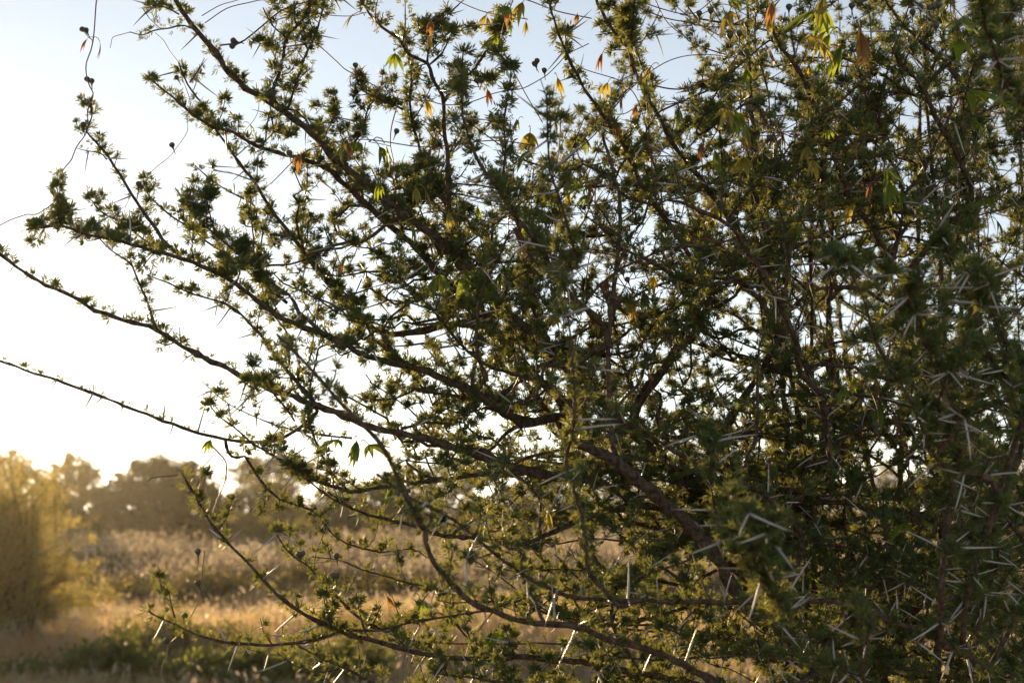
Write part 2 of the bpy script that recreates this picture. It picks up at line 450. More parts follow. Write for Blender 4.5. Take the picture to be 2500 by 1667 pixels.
def herb_clump(px, D, w, h, label, mat, n=3500, leaf=0.05):
    x = ground_x(px, D); B = np.array([x, D, float(hill(np.array(x), np.array(D)))])
    root = link("herb_clump", None); root.location = B
    tag(root, label, "plant", "low herbs and scrub around the mound")
    g = Geo(); t = Geo()
    ns = 34
    for k in range(ns):
        az = rng.uniform(0, 2 * math.pi); rr = rng.uniform(0, 1) ** 0.6
        e = np.array([math.cos(az) * rr * w / 2, math.sin(az) * rr * w / 2 * 0.8, h * rng.uniform(0.5, 1.05) * (1 - 0.45 * rr * rr)])
        Q, _ = spline([[e[0] * 0.25, e[1] * 0.25, -0.01], e * [0.6, 0.6, 0.65], e], 0.04)
        t.tube(Q, np.linspace(0.005, 0.0018, len(Q)), 4)
        m = n // ns
        i = rng.integers(len(Q) // 4, len(Q), m)
        leaf_cards(g, Q[i] + rng.normal(0, 0.045, (m, 3)), leaf, 1.7, 0.5, rng.uniform(0, 1, m))
    link("foliage", g.mesh("foliage", mat), root)["kind"] = "stuff"
    link("stem", t.mesh("stem", M_BARK2), root)
herb_clump(300, 11.8, 1.0, 0.36, "dark green herb clump beside the feathery shrub", M_HERB, 4200)
herb_clump(580, 11.5, 1.3, 0.30, "spreading green herb clump below the bowed low thorn branch", M_HERB, 4600)
herb_clump(820, 11.7, 1.1, 0.33, "green herb clump under the lowest thorn branches", M_HERB, 3800)
herb_clump(90, 11.9, 0.9, 0.16, "low sparse herb clump at the foot of the feathery shrub", M_HERB, 2400, 0.04)
for hp, hd, hw, hl in ((300, 20.6, 1.9, "low dark clump standing in for shaded grass in front of the pale plumed grass below the dome-shaped tree"), (520, 20.2, 2.1, "wide low dark clump standing in for shaded grass between the mound and the plumed grass"), (730, 20.8, 1.9, "low dark clump standing in for shaded grass behind the low thorn twigs"), (930, 20.3, 2.0, "dark clump standing in for shaded grass, half hidden by the lower thorn branches")):
    herb_clump(hp, hd, hw, 0.55, hl, M_TREE_A, 2600, 0.07)  # clumps added so their dark leaf colour gives the shaded foot of the grass
herb_clump(440, 12.8, 1.3, 0.40, "brownish herb clump in the golden grass of the mound", M_TREE_B, 3200, 0.045)

# ================================================================== THE THORN TREE
def pinna(g, o, d, n, ln, wd, fold):
    """One folded pinna: a narrow lens with a raised midrib, 4 triangles."""
    s = np.cross(d, n)
    tip = o + d * ln
    m = o + d * ln * 0.5
    v = [o, m + s * wd + n * fold, tip, m - s * wd + n * fold, m - n * fold * 0.2]
    return v, [[0, 1, 4], [1, 2, 4], [2, 3, 4], [3, 0, 4]]

def tuft_template(n_leaf, open_, seed, simple=False, blade=False):
    """Fascicle of short bipinnate leaves growing from one knob, +Z outward, unit = metres."""
    r = np.random.default_rng(seed)
    V = []; T = []; k = 0
    def put(v, t):
        nonlocal k
        V.extend(v); T.extend([[a + k for a in f] for f in t]); k += len(v)
    for i in range(n_leaf):
        az = r.uniform(0, 2 * math.pi); el = r.uniform(0.35, 1.5)
        d = np.array([math.cos(az) * math.cos(el), math.sin(az) * math.cos(el), math.sin(el)])
        Lf = r.uniform(0.004, 0.014)
        F = frame_z(d, r.uniform(0, 6.28))
        s, n = F[:, 0], F[:, 1]
        bend = r.uniform(-0.25, 0.35)
        w = 0.00045
        end = d * Lf + n * bend * Lf * 0.4
        if not simple: put([-s * w, s * w, end], [[0, 1, 2]])
        pairs = (r.integers(2, 4) if not open_ else r.integers(3, 5)) if not simple else (2 if not open_ else 3)
        for j in range(pairs):
            f = 0.35 + 0.65 * (j + 1) / pairs
            o = d * Lf * f + n * bend * Lf * 0.4 * f * f
            for sg in (-1, 1):
                a = r.uniform(0.35, 0.7) if not open_ else r.uniform(0.8, 1.15)
                pd = unit(d * math.cos(a) + s * sg * math.sin(a) + n * r.uniform(-0.2, 0.5))
                ln = r.uniform(0.0055, 0.0095) * (0.8 + 0.3 * f); wd = r.uniform(0.0009, 0.0015)
                pn = unit(n - pd * n.dot(pd))
                if blade:
                    q = np.cross(pd, pn)
                    put([o + q * wd, o - q * wd, o + pd * ln * 1.3], [[0, 1, 2]])
                elif simple:
                    q = np.cross(pd, pn)
                    put([o, o + pd * ln * .6 + q * wd, o + pd * ln * 1.25, o + pd * ln * .6 - q * wd], [[0, 1, 2], [0, 2, 3]])
                else:
                    put(*pinna(None, o, pd, pn, ln, wd, wd * 0.75))
    return np.array(V), np.array(T)

TUFTS = [tuft_template(4 + i % 4, i % 5 == 4, 100 + i) for i in range(14)]
TUFTS_S = [tuft_template(3 + i % 3, i % 5 == 4, 200 + i, True) for i in range(14)]
TUFTS_B = [tuft_template(4 + i % 3, i % 5 == 4, 300 + i, True, True) for i in range(14)]
TUFT_MESH = []
for i, (v, t) in enumerate(TUFTS):
    g_ = Geo(); g_.add(v, t=t, a=(i % 7) / 7); TUFT_MESH.append(g_.mesh("leaf_tuft", M_LEAF))

def thorn_template(fine=True):
    k = 6 if fine else 4
    z = np.array([0, 0.05, 0.16, 0.45, 0.78, 1.0]) if fine else np.array([0, 0.16, 0.7, 1.0])
    rad = np.array([1.25, 1.05, 1.0, 0.8, 0.45, 0.06]) if fine else np.array([1.2, 1.0, 0.55, 0.06])
    P = np.stack([0.03 * np.sin(z * 2.6), 0 * z, z], 1)
    ang = np.arange(k) / k * 2 * math.pi
    V = np.repeat(P[:, None], k, 1)
    V[:, :, 0] += rad[:, None] * np.cos(ang) * 0.034
    V[:, :, 1] += rad[:, None] * np.sin(ang) * 0.034
    q = []
    for i in range(len(z) - 1):
        for j in range(k):
            q.append([i * k + j, i * k + (j + 1) % k, i * k + k + (j + 1) % k, i * k + k + j])
    return V.reshape(-1, 3), np.array(q), np.repeat(z, k)
TS_V, TS_Q, TS_A = thorn_template(False)
TH_V, TH_Q, TH_A = thorn_template()
g_ = Geo(); g_.add(TH_V, q=TH_Q, a=TH_A); THORN_MESH = g_.mesh("thorn", M_THORN, smooth=True)

HUB = at(2240, 1960, 2.62)
BASE = np.array([HUB[0] + 0.05, HUB[1] + 0.05, 0.0])
tree_root = link("thorn_tree", None); tree_root.location = BASE
tag(tree_root, "large spreading thorn tree with long pale spines and tufted leaves, backlit", "tree")

tuft_objs = []      # candidates (score, branch, matrix, variant)
thorn_objs = []

class Branch:
    """One limb of the tree with its side twigs, its leaves and its thorns."""
    def __init__(self, near=True):
        self.wood = Geo(); self.tufts = []; self.thorns = []; self.near = near; self.fill = False
    def nodes(self, P, L, rad, leaf, thorn, size, i0=0.0, up=0.7, spacing=0.013):
        """Leaf tufts and paired thorns at the knobs along a shoot (P runs base -> tip)."""
        s = L[-1] * i0 + rng.uniform(0, spacing); total = L[-1]
        while s < total:
            i = min(np.searchsorted(L, s), len(P) - 2)
            p = P[i]; tan = unit(P[min(i + 1, len(P) - 1)] - P[max(i - 1, 0)])
            F = frame_z(tan, rng.uniform(0, 6.28))
            out = F[:, 0]
            k = rng.poisson(leaf)
            for _ in range(k):
                d = unit(rng.normal(0, 0.75, 3) + np.array([0, 0, up]) + tan * 0.35)
                d = d - tan * d.dot(tan) * 0.6; d = unit(d + tan * 0.25)
                self.tufts.append((p + d * rad[i] * 0.8, d, size * rng.choice([0.55, 0.75, 0.95, 1.15, 1.4])))
            if rng.uniform() < thorn:
                # pair of spines, spread in a V
                out = unit(rng.normal(0, 1, 3) + np.array([0, 0, -0.25])); out = unit(out - tan * out.dot(tan))
                side = np.cross(tan, out)
                for sg in (-1, 1):
                    if rng.uniform() < 0.12: continue
                    d = unit(out * rng.uniform(0.5, 0.9) + side * sg * rng.uniform(0.5, 0.95) + tan * rng.uniform(-0.15, 0.4))
                    ln = rng.uniform(0.022, 0.058) if rng.uniform() < 0.75 else rng.uniform(0.008, 0.022)
                    self.thorns.append((p + d * rad[i] * 0.7, d, ln))
            s += spacing * rng.choice([0.5, 0.8, 1.0, 1.3, 1.9])
    def shoot(self, P, L, rad, leaf, thorn, size, sides=6, i0=0.0, up=0.7, spacing=0.013):
        r = np.array(rad) * (1 + rng.normal(0, 0.09, len(P)))
        P = P + rng.normal(0, 0.22, P.shape) * np.minimum(r, 0.004)[:, None]
        kn = rng.uniform(size=len(P)) < 0.14
        r[kn] *= rng.uniform(1.15, 1.6, kn.sum())
        self.wood.tube(P, r, sides)
        self.nodes(P, L, rad, leaf, thorn, size, i0, up, spacing)
    def twigs(self, P, L, rad, count, lmin, lmax, leaf, thorn, size, f0=0.1, f1=0.97, up=0.5, spread=0.75):
        for _ in range(count):
            f = rng.uniform(f0, f1); i = min(max(1, int(np.searchsorted(L, f * L[-1]))), len(P) - 2)
            tan = unit(P[i + 1] - P[i - 1])
            d = rng.normal(0, 1, 3) + np.array([0, 0, up]); d = unit(d - tan * d.dot(tan))
            d = unit(tan * (1 - spread * rng.uniform(0.6, 1.0)) * 1.2 + d * spread)
            ln = rng.uniform(lmin, lmax) * (1.15 - 0.5 * f)
            m = P[i] + d * ln * 0.5 + rng.normal(0, 0.05, 3) * ln
            e = P[i] + d * ln + np.array([0, 0, 1]) * ln * rng.uniform(-0.05, 0.3) * up * 2
            Q, LQ = spline([P[i], m, e], 0.02)
            r0 = min(rad[i] * 0.6, 0.0008 + ln * 0.012)
            self.shoot(Q, LQ, np.linspace(r0, 0.0007, len(Q)), leaf, thorn, size, 3, 0.08)
            if ln > 0.12:
                self.twigs(Q, LQ, np.linspace(r0, 0.0008, len(Q)), rng.integers(1, 4), 0.03, 0.08, leaf, thorn, size, 0.25)
    def build(self, prio):
        o = link("branch", self.wood.mesh("branch", M_BARK, BASE, smooth=True), tree_root)
        self.obj = o
        for (p, d, s) in self.tufts:
            M = np.eye(4); M[:3, :3] = frame_z(d, rng.uniform(0, 6.28)) * s; M[:3, 3] = p - BASE
            dist = (p - CAM) @ AX_F
            tuft_objs.append((prio * s / dist * rng.uniform(0.8, 1.2), self, M, int(rng.integers(14))))
        for (p, d, ln) in self.thorns:
            M = np.eye(4); F = frame_z(d, rng.uniform(0, 6.28))
            th = max(0.0008, 0.00145 * (ln / 0.05) ** 0.5) / (0.034 * ln) / 1.0
            M[:3, :3] = F * ln; M[:3, 0] *= th; M[:3, 1] *= th; M[:3, 3] = p - BASE
            dist = (p - CAM) @ AX_F
            thorn_objs.append((prio * ln / dist, self, M))
        return o

def in_frame(M, mx=0.37, my=0.25):
    p = M[:3, 3] + BASE - CAM
    d = p @ AX_F
    if d < 0.2: return False
    return abs(p @ AX_R / d) < mx and abs(p @ AX_U / d) < my

LEAFX, SIZEX = 3.25, 0.70
branches = []
PATHS = []          # (points, radii) of limbs already built, for later limbs to spring from

def join_point(p, tan):
    """Nearest point on an older limb that lies down-limb of p; returns point, its tangent."""
    best = None
    for Q, r in PATHS:
        k = slice(0, max(2, int(len(Q) * 0.8)))
        v = Q[k] - p; dist = np.linalg.norm(v, axis=1) + 1e-9
        cosv = (v @ tan) / dist
        sc = dist * (1.9 - cosv) + np.maximum(0, v[:, 2]) * 4 + np.where((cosv < 0.6) | (dist < 0.05), 9, 0) - r[k] * 8
        i = int(np.argmin(sc))
        if best is None or sc[i] < best[0]: best = (sc[i], Q[i], unit(Q[max(i - 2, 0)] - Q[min(i + 2, len(Q) - 1)]))
    return best

def limb(pts, d_tip, d_base, r_tip, r_base, leaf=0.9, thorn=0.16, size=1.0, tw=6, tl=(0.03, 0.08), ext=True, i0=0.0, prio=1.0, hub=(0, 0), up=0.7, spacing=0.013, twup=1.0):
    """Traced limb. pts run tip -> base in photograph pixels; ext carries it on to the trunk."""
    n = len(pts)
    seg = np.concatenate([[0], np.cumsum([math.dist(pts[i], pts[i + 1]) for i in range(n - 1)])]); seg /= seg[-1]
    W = [at(x, y, d_tip + (d_base - d_tip) * s) for (x, y), s in zip(pts, seg)]
    W = np.array(W) + rng.normal(0, 0.006, (n, 3)) * AX_F
    W = W[::-1]
    dm = 0.5 * (d_tip + d_base)
    b = Branch(prio > 1.2); b.fill = prio <= 1.0
    Q, L = spline(W, 0.016)
    if ext:
        tan = unit(Q[0] - Q[3])
        j = join_point(Q[0], tan) if (ext == True and len(PATHS) > 3) else None
        if j is not None and j[0] < 5:
            h = j[1]; dist = np.linalg.norm(h - Q[0]); c2 = h - j[2] * dist * 0.3
        else:
            h = HUB + np.array([hub[0], hub[1], 0]) + rng.normal(0, 0.03, 3)
            dist = np.linalg.norm(h - Q[0]); c2 = h + np.array([-0.05, 0, 0.25]) * dist * 0.6
        c1 = Q[0] + tan * dist * 0.3
        t = np.linspace(0, 1, max(6, int(dist / 0.02)))[:, None]
        E = (1 - t) ** 3 * Q[0] + 3 * (1 - t) ** 2 * t * c1 + 3 * (1 - t) * t * t * c2 + t ** 3 * h
        Ql = np.vstack([E[::-1][:-1], Q])
    else:
        Ql = Q
    Ll = np.concatenate([[0], np.cumsum(np.linalg.norm(np.diff(Ql, axis=0), axis=1))])
    k0 = len(Ql) - len(Q)
    rt, rb = 0.9 * r_tip * d_tip / F_PX, 0.9 * r_base * d_base / F_PX
    rad = np.concatenate([np.linspace(rb * 1.45, rb, k0, endpoint=False), rb + (rt - rb) * np.linspace(0, 1, len(Q)) ** 1.1])
    if r_base >= 5: PATHS.append((Ql, rad))
    leaf = min(leaf * (4.9 if prio > 1.2 else LEAFX * 1.15), 7.0); size *= SIZEX
    b.shoot(Ql, Ll, rad, leaf, thorn, size, 8 if r_base > 7 else 6, max(i0, 0.12 if ext else 0.0), up, spacing)
    b.twigs(Ql, Ll, rad, int(tw * 1.5), tl[0], tl[1] * 1.15, leaf * 0.9, thorn * 0.9, size, 0.3 if ext else 0.05, up=twup)
    b.build(prio)
    branches.append(b)

# --- trunk: short, forked near the ground
def build_trunk():
    g = Geo()
    P, L = spline([BASE + [0, 0, -0.15], BASE + [0.02, 0, 0.25], BASE + [-0.02, -0.02, 0.6], HUB], 0.03)
    g.tube(P, np.linspace(0.075, 0.05, len(P)) * (1 + 0.06 * rng.normal(size=len(P))), 12)
    for k in range(5):
        a = k / 5 * 6.28 + 0.4
        Q, _ = spline([BASE + [0, 0, 0.12], BASE + [math.cos(a) * 0.12, math.sin(a) * 0.12, 0.02], BASE + [math.cos(a) * 0.3, math.sin(a) * 0.3, -0.1]], 0.03)
        g.tube(Q, np.linspace(0.045, 0.012, len(Q)), 7)
    link("trunk", g.mesh("trunk", M_BARK, BASE, smooth=True), tree_root)
build_trunk()

# --- limbs traced from the photograph (pixels of the 2500 x 1667 picture, tip first)
S = 1.0
# M1 big dark limb
limb([(1380, 1075), (1490, 1114), (1580, 1190), (1669, 1268), (1740, 1350), (1795, 1440), (1850, 1505), (1910, 1550), (1970, 1600), (2040, 1667), (2130, 1790)], 1.98, 2.12, 13, 25, 0.10, 0.06, tw=5, tl=(0.05, 0.12), i0=0.05)
# B1 upper-left diagonal limb
limb([(408, -60), (430, 0), (470, 60), (524, 128), (560, 175), (600, 212), (680, 266), (760, 325), (808, 378), (870, 430), (935, 480), (1000, 535), (1063, 580), (1127, 640)], 2.12, 2.25, 5.5, 12, 1.5, 0.17, 1.0, tw=10, tl=(0.02, 0.06), prio=1.5)
limb([(755, -40), (755, 5), (735, 50), (700, 95), (690, 150), (672, 200), (665, 240), (662, 252)], 2.1, 2.14, 3.5, 5.5, 1.1, 0.12, 1.0, tw=7, tl=(0.02, 0.05), ext=False, prio=1.4)
limb([(645, 28), (665, 65), (690, 85), (702, 95)], 2.08, 2.1, 1.5, 3, 1.3, 0.10, 0.9, tw=2, ext=False, prio=1.4)
limb([(800, -20), (784, 50), (765, 105), (745, 150), (725, 210), (700, 255), (690, 275)], 2.16, 2.16, 2.5, 4, 1.4, 0.15, 1.0, tw=8, tl=(0.02, 0.05), ext=False, prio=1.4)
limb([(319, 80), (345, 82), (375, 77), (415, 70), (450, 62), (480, 70)], 2.1, 2.12, 1.5, 2.5, 0.35, 0.1, 0.8, tw=1, ext=False, prio=1.4)
limb([(350, 8), (375, 10), (405, 22), (440, 40)], 2.1, 2.12, 1.2, 2.4, 1.0, 0.1, 0.8, tw=2, ext=False, prio=1.4)
# B2 second limb running under B1
limb([(358, 186), (385, 210), (425, 240), (470, 278), (514, 304), (571, 325), (625, 354), (714, 382), (782, 400), (808, 420), (840, 450), (885, 490), (937, 536), (1000, 590), (1080, 680)], 2.15, 2.3, 2, 9, 1.3, 0.17, 0.95, tw=10, tl=(0.015, 0.05), prio=1.4, spacing=0.012)
limb([(437, 154), (450, 190), (470, 225), (500, 264), (516, 300), (550, 346), (586, 400), (625, 450), (661, 511), (700, 560), (760, 640), (830, 725), (910, 800)], 2.2, 2.35, 1.8, 7, 1.25, 0.17, 0.95, tw=9, tl=(0.02, 0.06), prio=1.4)
limb([(500, 145), (480, 175), (460, 200)], 2.18, 2.2, 1, 2, 1.2, 0.1, 0.8, tw=0, ext=False, prio=1.3)
# thin leafy risers between B1 and B2
limb([(750, 390), (748, 450), (742, 520), (736, 590), (745, 660)], 2.4, 2.4, 1.5, 3.5, 1.0, 0.35, 0.85, tw=4, tl=(0.02, 0.05), ext=False)
limb([(655, 270), (655, 300), (650, 345), (640, 360)], 2.2, 2.2, 1.2, 2.4, 1.5, 0.1, 0.85, tw=1, ext=False, prio=1.3)
limb([(800, 250), (820, 270), (800, 330), (780, 380)], 2.25, 2.25, 1.2, 2.8, 1.4, 0.15, 0.9, tw=4, tl=(0.02, 0.05), ext=False)
limb([(930, 235), (905, 262), (880, 320), (850, 365), (820, 400)], 2.2, 2.2, 1.6, 3.4, 1.2, 0.15, 0.95, tw=5, tl=(0.02, 0.06), ext=False)
limb([(863, 205), (885, 225), (930, 245), (965, 255), (985, 275)], 2.15, 2.2, 1.4, 3.5, 1.5, 0.16, 1.0, tw=4, tl=(0.02, 0.05), ext=False)
limb([(478, 405), (500, 425), (550, 460), (605, 490), (640, 520)], 2.5, 2.5, 1.3, 2.6, 0.8, 0.4, 0.8, tw=3, tl=(0.015, 0.03), ext=False, prio=1.2)
limb([(612, 455), (612, 520), (618, 580), (622, 640), (640, 700)], 2.2, 2.2, 1.4, 3, 1.5, 0.14, 1.0, tw=3, tl=(0.02, 0.05), ext=False)
# B4 slim left twig
limb([(222, 243), (226, 286), (217, 325), (235, 348), (250, 365), (286, 421), (311, 461), (343, 507), (379, 560), (410, 600), (440, 625)], 2.1, 2.12, 2, 5.5, 0.85, 0.07, 0.85, tw=4, tl=(0.012, 0.03), ext=False, prio=1.5)
limb([(187, 361), (215, 368), (245, 375), (262, 392)], 2.1, 2.1, 1, 1.8, 0.15, 0.2, 0.6, tw=0, ext=False, prio=1.4)
limb([(175, 307), (195, 315), (215, 325)], 2.1, 2.1, 1, 1.8, 1.4, 0.0, 0.8, tw=1, tl=(0.01, 0.02), ext=False, prio=1.4)
# B5 left limb
limb([(60, 556), (107, 556), (152, 552), (196, 568), (250, 582), (321, 598), (366, 611), (429, 627), (518, 661), (589, 704), (643, 746), (696, 779), (762, 808), (835, 838), (884, 868), (973, 889), (1044, 907), (1134, 948), (1187, 979), (1250, 1020)], 2.0, 2.25, 2.2, 11, 1.35, 0.16, 1.05, tw=16, tl=(0.02, 0.06), prio=1.5)
limb([(148, 490), (150, 515), (152, 552)], 2.0, 2.02, 1.5, 2.4, 1.8, 0.0, 1.0, tw=1, ext=False, prio=1.5)
limb([(225, 490), (250, 520), (300, 545), (350, 585), (400, 620)], 2.15, 2.15, 1.6, 3.2, 1.7, 0.14, 1.0, tw=5, tl=(0.015, 0.04), ext=False, prio=1.4)
limb([(430, 460), (455, 500), (490, 540), (530, 575), (580, 620), (640, 690), (700, 740)], 2.15, 2.2, 1.6, 4.5, 1.6, 0.15, 1.0, tw=9, tl=(0.02, 0.05), ext=False, prio=1.3)
limb([(500, 458), (515, 520), (530, 575)], 2.1, 2.15, 1.4, 2.6, 1.6, 0.1, 1.0, tw=4, tl=(0.015, 0.04), ext=False, prio=1.3)
limb([(345, 450), (375, 490), (420, 530), (470, 560), (520, 600), (600, 650)], 2.25, 2.25, 1.4, 3.2, 1.3, 0.12, 0.95, tw=5, tl=(0.02, 0.04), ext=False, prio=1.3)
# B6 lower-left limb
limb([(-30, 590), (0, 618), (54, 661), (107, 693), (179, 725), (232, 757), (304, 782), (382, 804), (429, 836), (493, 871), (554, 900), (607, 925), (679, 954), (750, 982), (840, 1014), (884, 1036), (955, 1054), (1044, 1075), (1151, 1107), (1259, 1139), (1330, 1160)], 2.08, 2.25, 3.2, 10.5, 0.75, 0.12, 0.95, tw=6, tl=(0.015, 0.04), prio=1.5, up=1.2)
limb([(230, 565), (275, 615), (310, 636), (325, 650), (339, 686), (357, 736), (379, 793), (389, 806)], 2.14, 2.12, 1.6, 4, 0.9, 0.12, 0.85, tw=2, tl=(0.01, 0.03), ext=False, prio=1.5)
limb([(357, 671), (411, 693), (464, 714), (536, 736), (571, 754), (618, 796), (654, 843), (690, 890), (740, 950), (770, 985)], 2.12, 2.2, 1.8, 5, 0.95, 0.16, 0.9, tw=5, tl=(0.015, 0.04), ext=False, prio=1.5)
# B7 bare lowest left shoot
limb([(-60, 850), (0, 879), (36, 893), (89, 914), (118, 918), (179, 943), (250, 968), (304, 989), (357, 1014), (421, 1036), (500, 1061), (571, 1075), (643, 1079), (696, 1064), (732, 1046), (761, 1018), (775, 1000)], 2.05, 2.2, 3.0, 5.6, 0.42, 0.26, 0.75, tw=0, ext=False, prio=1.6, up=1.5)
# shoots right of B7
limb([(493, 930), (530, 965), (575, 995), (640, 1025), (700, 1045), (790, 1062), (860, 1070)], 2.5, 2.4, 1.1, 2.6, 0.7, 0.4, 0.75, tw=4, tl=(0.015, 0.04), ext=False)
limb([(503, 972), (530, 1010), (575, 1045), (610, 1075), (650, 1100), (715, 1140), (775, 1175), (850, 1200), (930, 1190), (1000, 1180)], 2.02, 2.15, 1.4, 5.5, 1.3, 0.16, 1.0, tw=6, tl=(0.02, 0.05), prio=1.4)
limb([(600, 880), (640, 930), (690, 985), (720, 1030)], 1.8, 1.85, 1.4, 3, 1.3, 0.1, 1.0, tw=3, tl=(0.02, 0.05), ext=False)
# lower branches over the field
limb([(443, 1146), (464, 1189), (486, 1228), (518, 1278), (554, 1325), (607, 1375), (661, 1428), (696, 1464), (750, 1503), (804, 1528), (840, 1543), (901, 1560), (973, 1582), (1044, 1600), (1151, 1607), (1259, 1605), (1330, 1607), (1401, 1614), (1473, 1625), (1544, 1639), (1670, 1664), (1800, 1705), (1950, 1780)], 1.85, 2.1, 2.5, 10, 1.15, 0.16, 0.95, tw=12, tl=(0.02, 0.07), prio=1.5)
limb([(360, 1490), (379, 1503), (429, 1525), (482, 1546), (554, 1568), (643, 1571), (707, 1571), (768, 1561), (836, 1543)], 1.85, 1.95, 2, 5, 0.55, 0.2, 0.9, tw=3, tl=(0.015, 0.04), ext=False, prio=1.6)
limb([(415, 1438), (418, 1470), (424, 1510)], 1.86, 1.87, 1.5, 2.2, 1.7, 0, 0.9, tw=1, ext=False, prio=1.6)
limb([(668, 1282), (679, 1311), (714, 1353), (750, 1382), (786, 1418), (835, 1470), (884, 1512), (937, 1540), (1009, 1564), (1080, 1582)], 2.0, 2.1, 1.5, 5, 0.9, 0.2, 0.85, tw=7, tl=(0.02, 0.06), ext=False, prio=1.4)
limb([(760, 1360), (830, 1368), (884, 1389), (937, 1407), (991, 1421), (1044, 1432), (1150, 1465), (1260, 1475), (1400, 1520)], 2.2, 2.3, 1.5, 4.5, 0.85, 0.25, 0.85, tw=10, tl=(0.02, 0.07))
limb([(670, 1590), (720, 1620), (790, 1640), (850, 1620)], 2.0, 2.0, 1.2, 2.2, 0.4, 0.3, 0.8, tw=2, ext=False)
limb([(700, 1560), (790, 1610), (860, 1640), (960, 1690), (1100, 1720)], 2.1, 2.2, 1.5, 5, 1.0, 0.2, 0.9, tw=9, tl=(0.02, 0.07))
limb([(800, 1200), (862, 1240), (920, 1262), (1000, 1285), (1070, 1305), (1130, 1312), (1180, 1315), (1260, 1330), (1330, 1310), (1370, 1290)], 2.1, 2.25, 3.2, 7, 0.9, 0.22, 0.9, tw=8, tl=(0.02, 0.07))
limb([(700, 1140), (760, 1180), (810, 1215), (850, 1235)], 2.1, 2.1, 1.5, 3.4, 1.1, 0.2, 0.9, tw=4, tl=(0.02, 0.05), ext=False)
# B14 long near branch, out of focus, sweeping down and right
limb([(680, 820), (704, 846), (750, 893), (804, 954), (835, 990), (884, 1032), (937, 1096), (966, 1157), (991, 1207), (1016, 1257), (1034, 1296), (1048, 1350), (1073, 1389), (1116, 1436), (1151, 1468), (1205, 1493), (1259, 1511), (1330, 1521), (1409, 1525), (1455, 1550), (1509, 1568), (1562, 1578), (1616, 1600), (1700, 1640), (1850, 1740)], 1.5, 1.75, 4, 10, 0.6, 0.14, 0.85, tw=10, tl=(0.02, 0.05), prio=1.5)
# B15 near level branch
limb([(920, 1160), (1000, 1210), (1110, 1270), (1223, 1364), (1276, 1400), (1341, 1436), (1401, 1457), (1509, 1464), (1634, 1468), (1767, 1471), (1874, 1468), (1990, 1468), (2089, 1475), (2220, 1530)], 1.62, 1.75, 3, 8, 0.9, 0.22, 0.9, tw=9, tl=(0.02, 0.06), prio=1.5)
# B16 near vertical
limb([(1372, 660), (1384, 764), (1394, 829), (1398, 907), (1401, 979), (1400, 1050), (1384, 1125), (1401, 1196), (1419, 1257), (1430, 1321), (1440, 1400), (1500, 1470)], 1.55, 1.65, 2.5, 6.5, 1.0, 0.22, 0.85, tw=8, tl=(0.02, 0.06), prio=1.4)
# B17 straight upright stem
limb([(1470, 330), (1490, 400), (1512, 480), (1514, 560), (1509, 604), (1501, 675), (1491, 764), (1484, 854), (1487, 943), (1490, 1030), (1500, 1115)], 2.15, 2.02, 4, 8, 0.15, 0.08, 0.9, tw=6, tl=(0.04, 0.10), ext=False)
limb([(1255, 560), (1280, 600), (1300, 640), (1296, 700), (1280, 760), (1262, 830), (1245, 885), (1300, 960), (1370, 1040)], 2.35, 2.45, 3.5, 7, 0.6, 0.2, 0.95, tw=10, tl=(0.04, 0.12))
limb([(1500, 575), (1430, 577), (1360, 582), (1310, 605), (1280, 640)], 2.35, 2.35, 3.5, 5.5, 0.9, 0.15, 0.95, tw=6, tl=(0.03, 0.08), ext=False)
# centre limbs
limb([(1005, 950), (1044, 955), (1090, 965), (1140, 970), (1190, 962)], 2.3, 2.3, 4, 6.5, 0.5, 0.12, 0.9, tw=4, ext=False)
limb([(935, 645), (1000, 700), (1060, 760), (1110, 820), (1170, 880), (1230, 905), (1310, 930), (1400, 985)], 2.0, 2.2, 2, 6.5, 0.9, 0.18, 1.0, tw=10, tl=(0.03, 0.09))
limb([(1245, 560), (1215, 640), (1180, 700), (1166, 760), (1165, 850), (1190, 930)], 1.95, 2.05, 2.5, 6, 0.9, 0.16, 1.0, tw=8, tl=(0.02, 0.07), ext=False)
# B21.. upper-centre stems
limb([(876, -10), (901, 29), (930, 64), (973, 100), (1001, 132), (1044, 154), (1055, 193), (1080, 239), (1084, 286), (1087, 339), (1094, 393), (1094, 446), (1096, 500), (1100, 560), (1130, 640), (1180, 760)], 2.1, 2.3, 3, 7.5, 0.75, 0.1, 1.0, tw=9, tl=(0.02, 0.06), prio=1.4)
limb([(1228, 52), (1234, 75), (1209, 102), (1187, 129), (1159, 168), (1120, 205), (1085, 240)], 2.1, 2.16, 1.6, 4.5, 1.5, 0.06, 1.1, tw=6, tl=(0.02, 0.05), ext=False, prio=1.4)
limb([(1040, 58), (1046, 90), (1048, 115), (1044, 154)], 2.1, 2.12, 1.6, 3.5, 1.6, 0.06, 1.1, tw=4, tl=(0.02, 0.05), ext=False, prio=1.4)
limb([(1115, 65), (1100, 90), (1080, 125), (1050, 165)], 2.1, 2.12, 1.2, 2.6, 1.2, 0.06, 1.0, tw=3, tl=(0.015, 0.04), ext=False, prio=1.4)
limb([(988, 60), (992, 95), (996, 136), (1005, 179), (1001, 232), (1005, 296), (1016, 332), (1034, 386), (1062, 436), (1080, 475), (1098, 512), (1120, 570), (1160, 680)], 2.2, 2.35, 2, 7, 1.5, 0.12, 1.05, tw=8, tl=(0.02, 0.06))
limb([(1134, 112), (1126, 179), (1126, 232), (1130, 286), (1144, 329), (1159, 375), (1187, 425), (1223, 468), (1248, 510), (1300, 580), (1380, 700)], 1.75, 1.95, 2.2, 7, 1.15, 0.17, 0.95, tw=6, tl=(0.02, 0.05), prio=1.4)
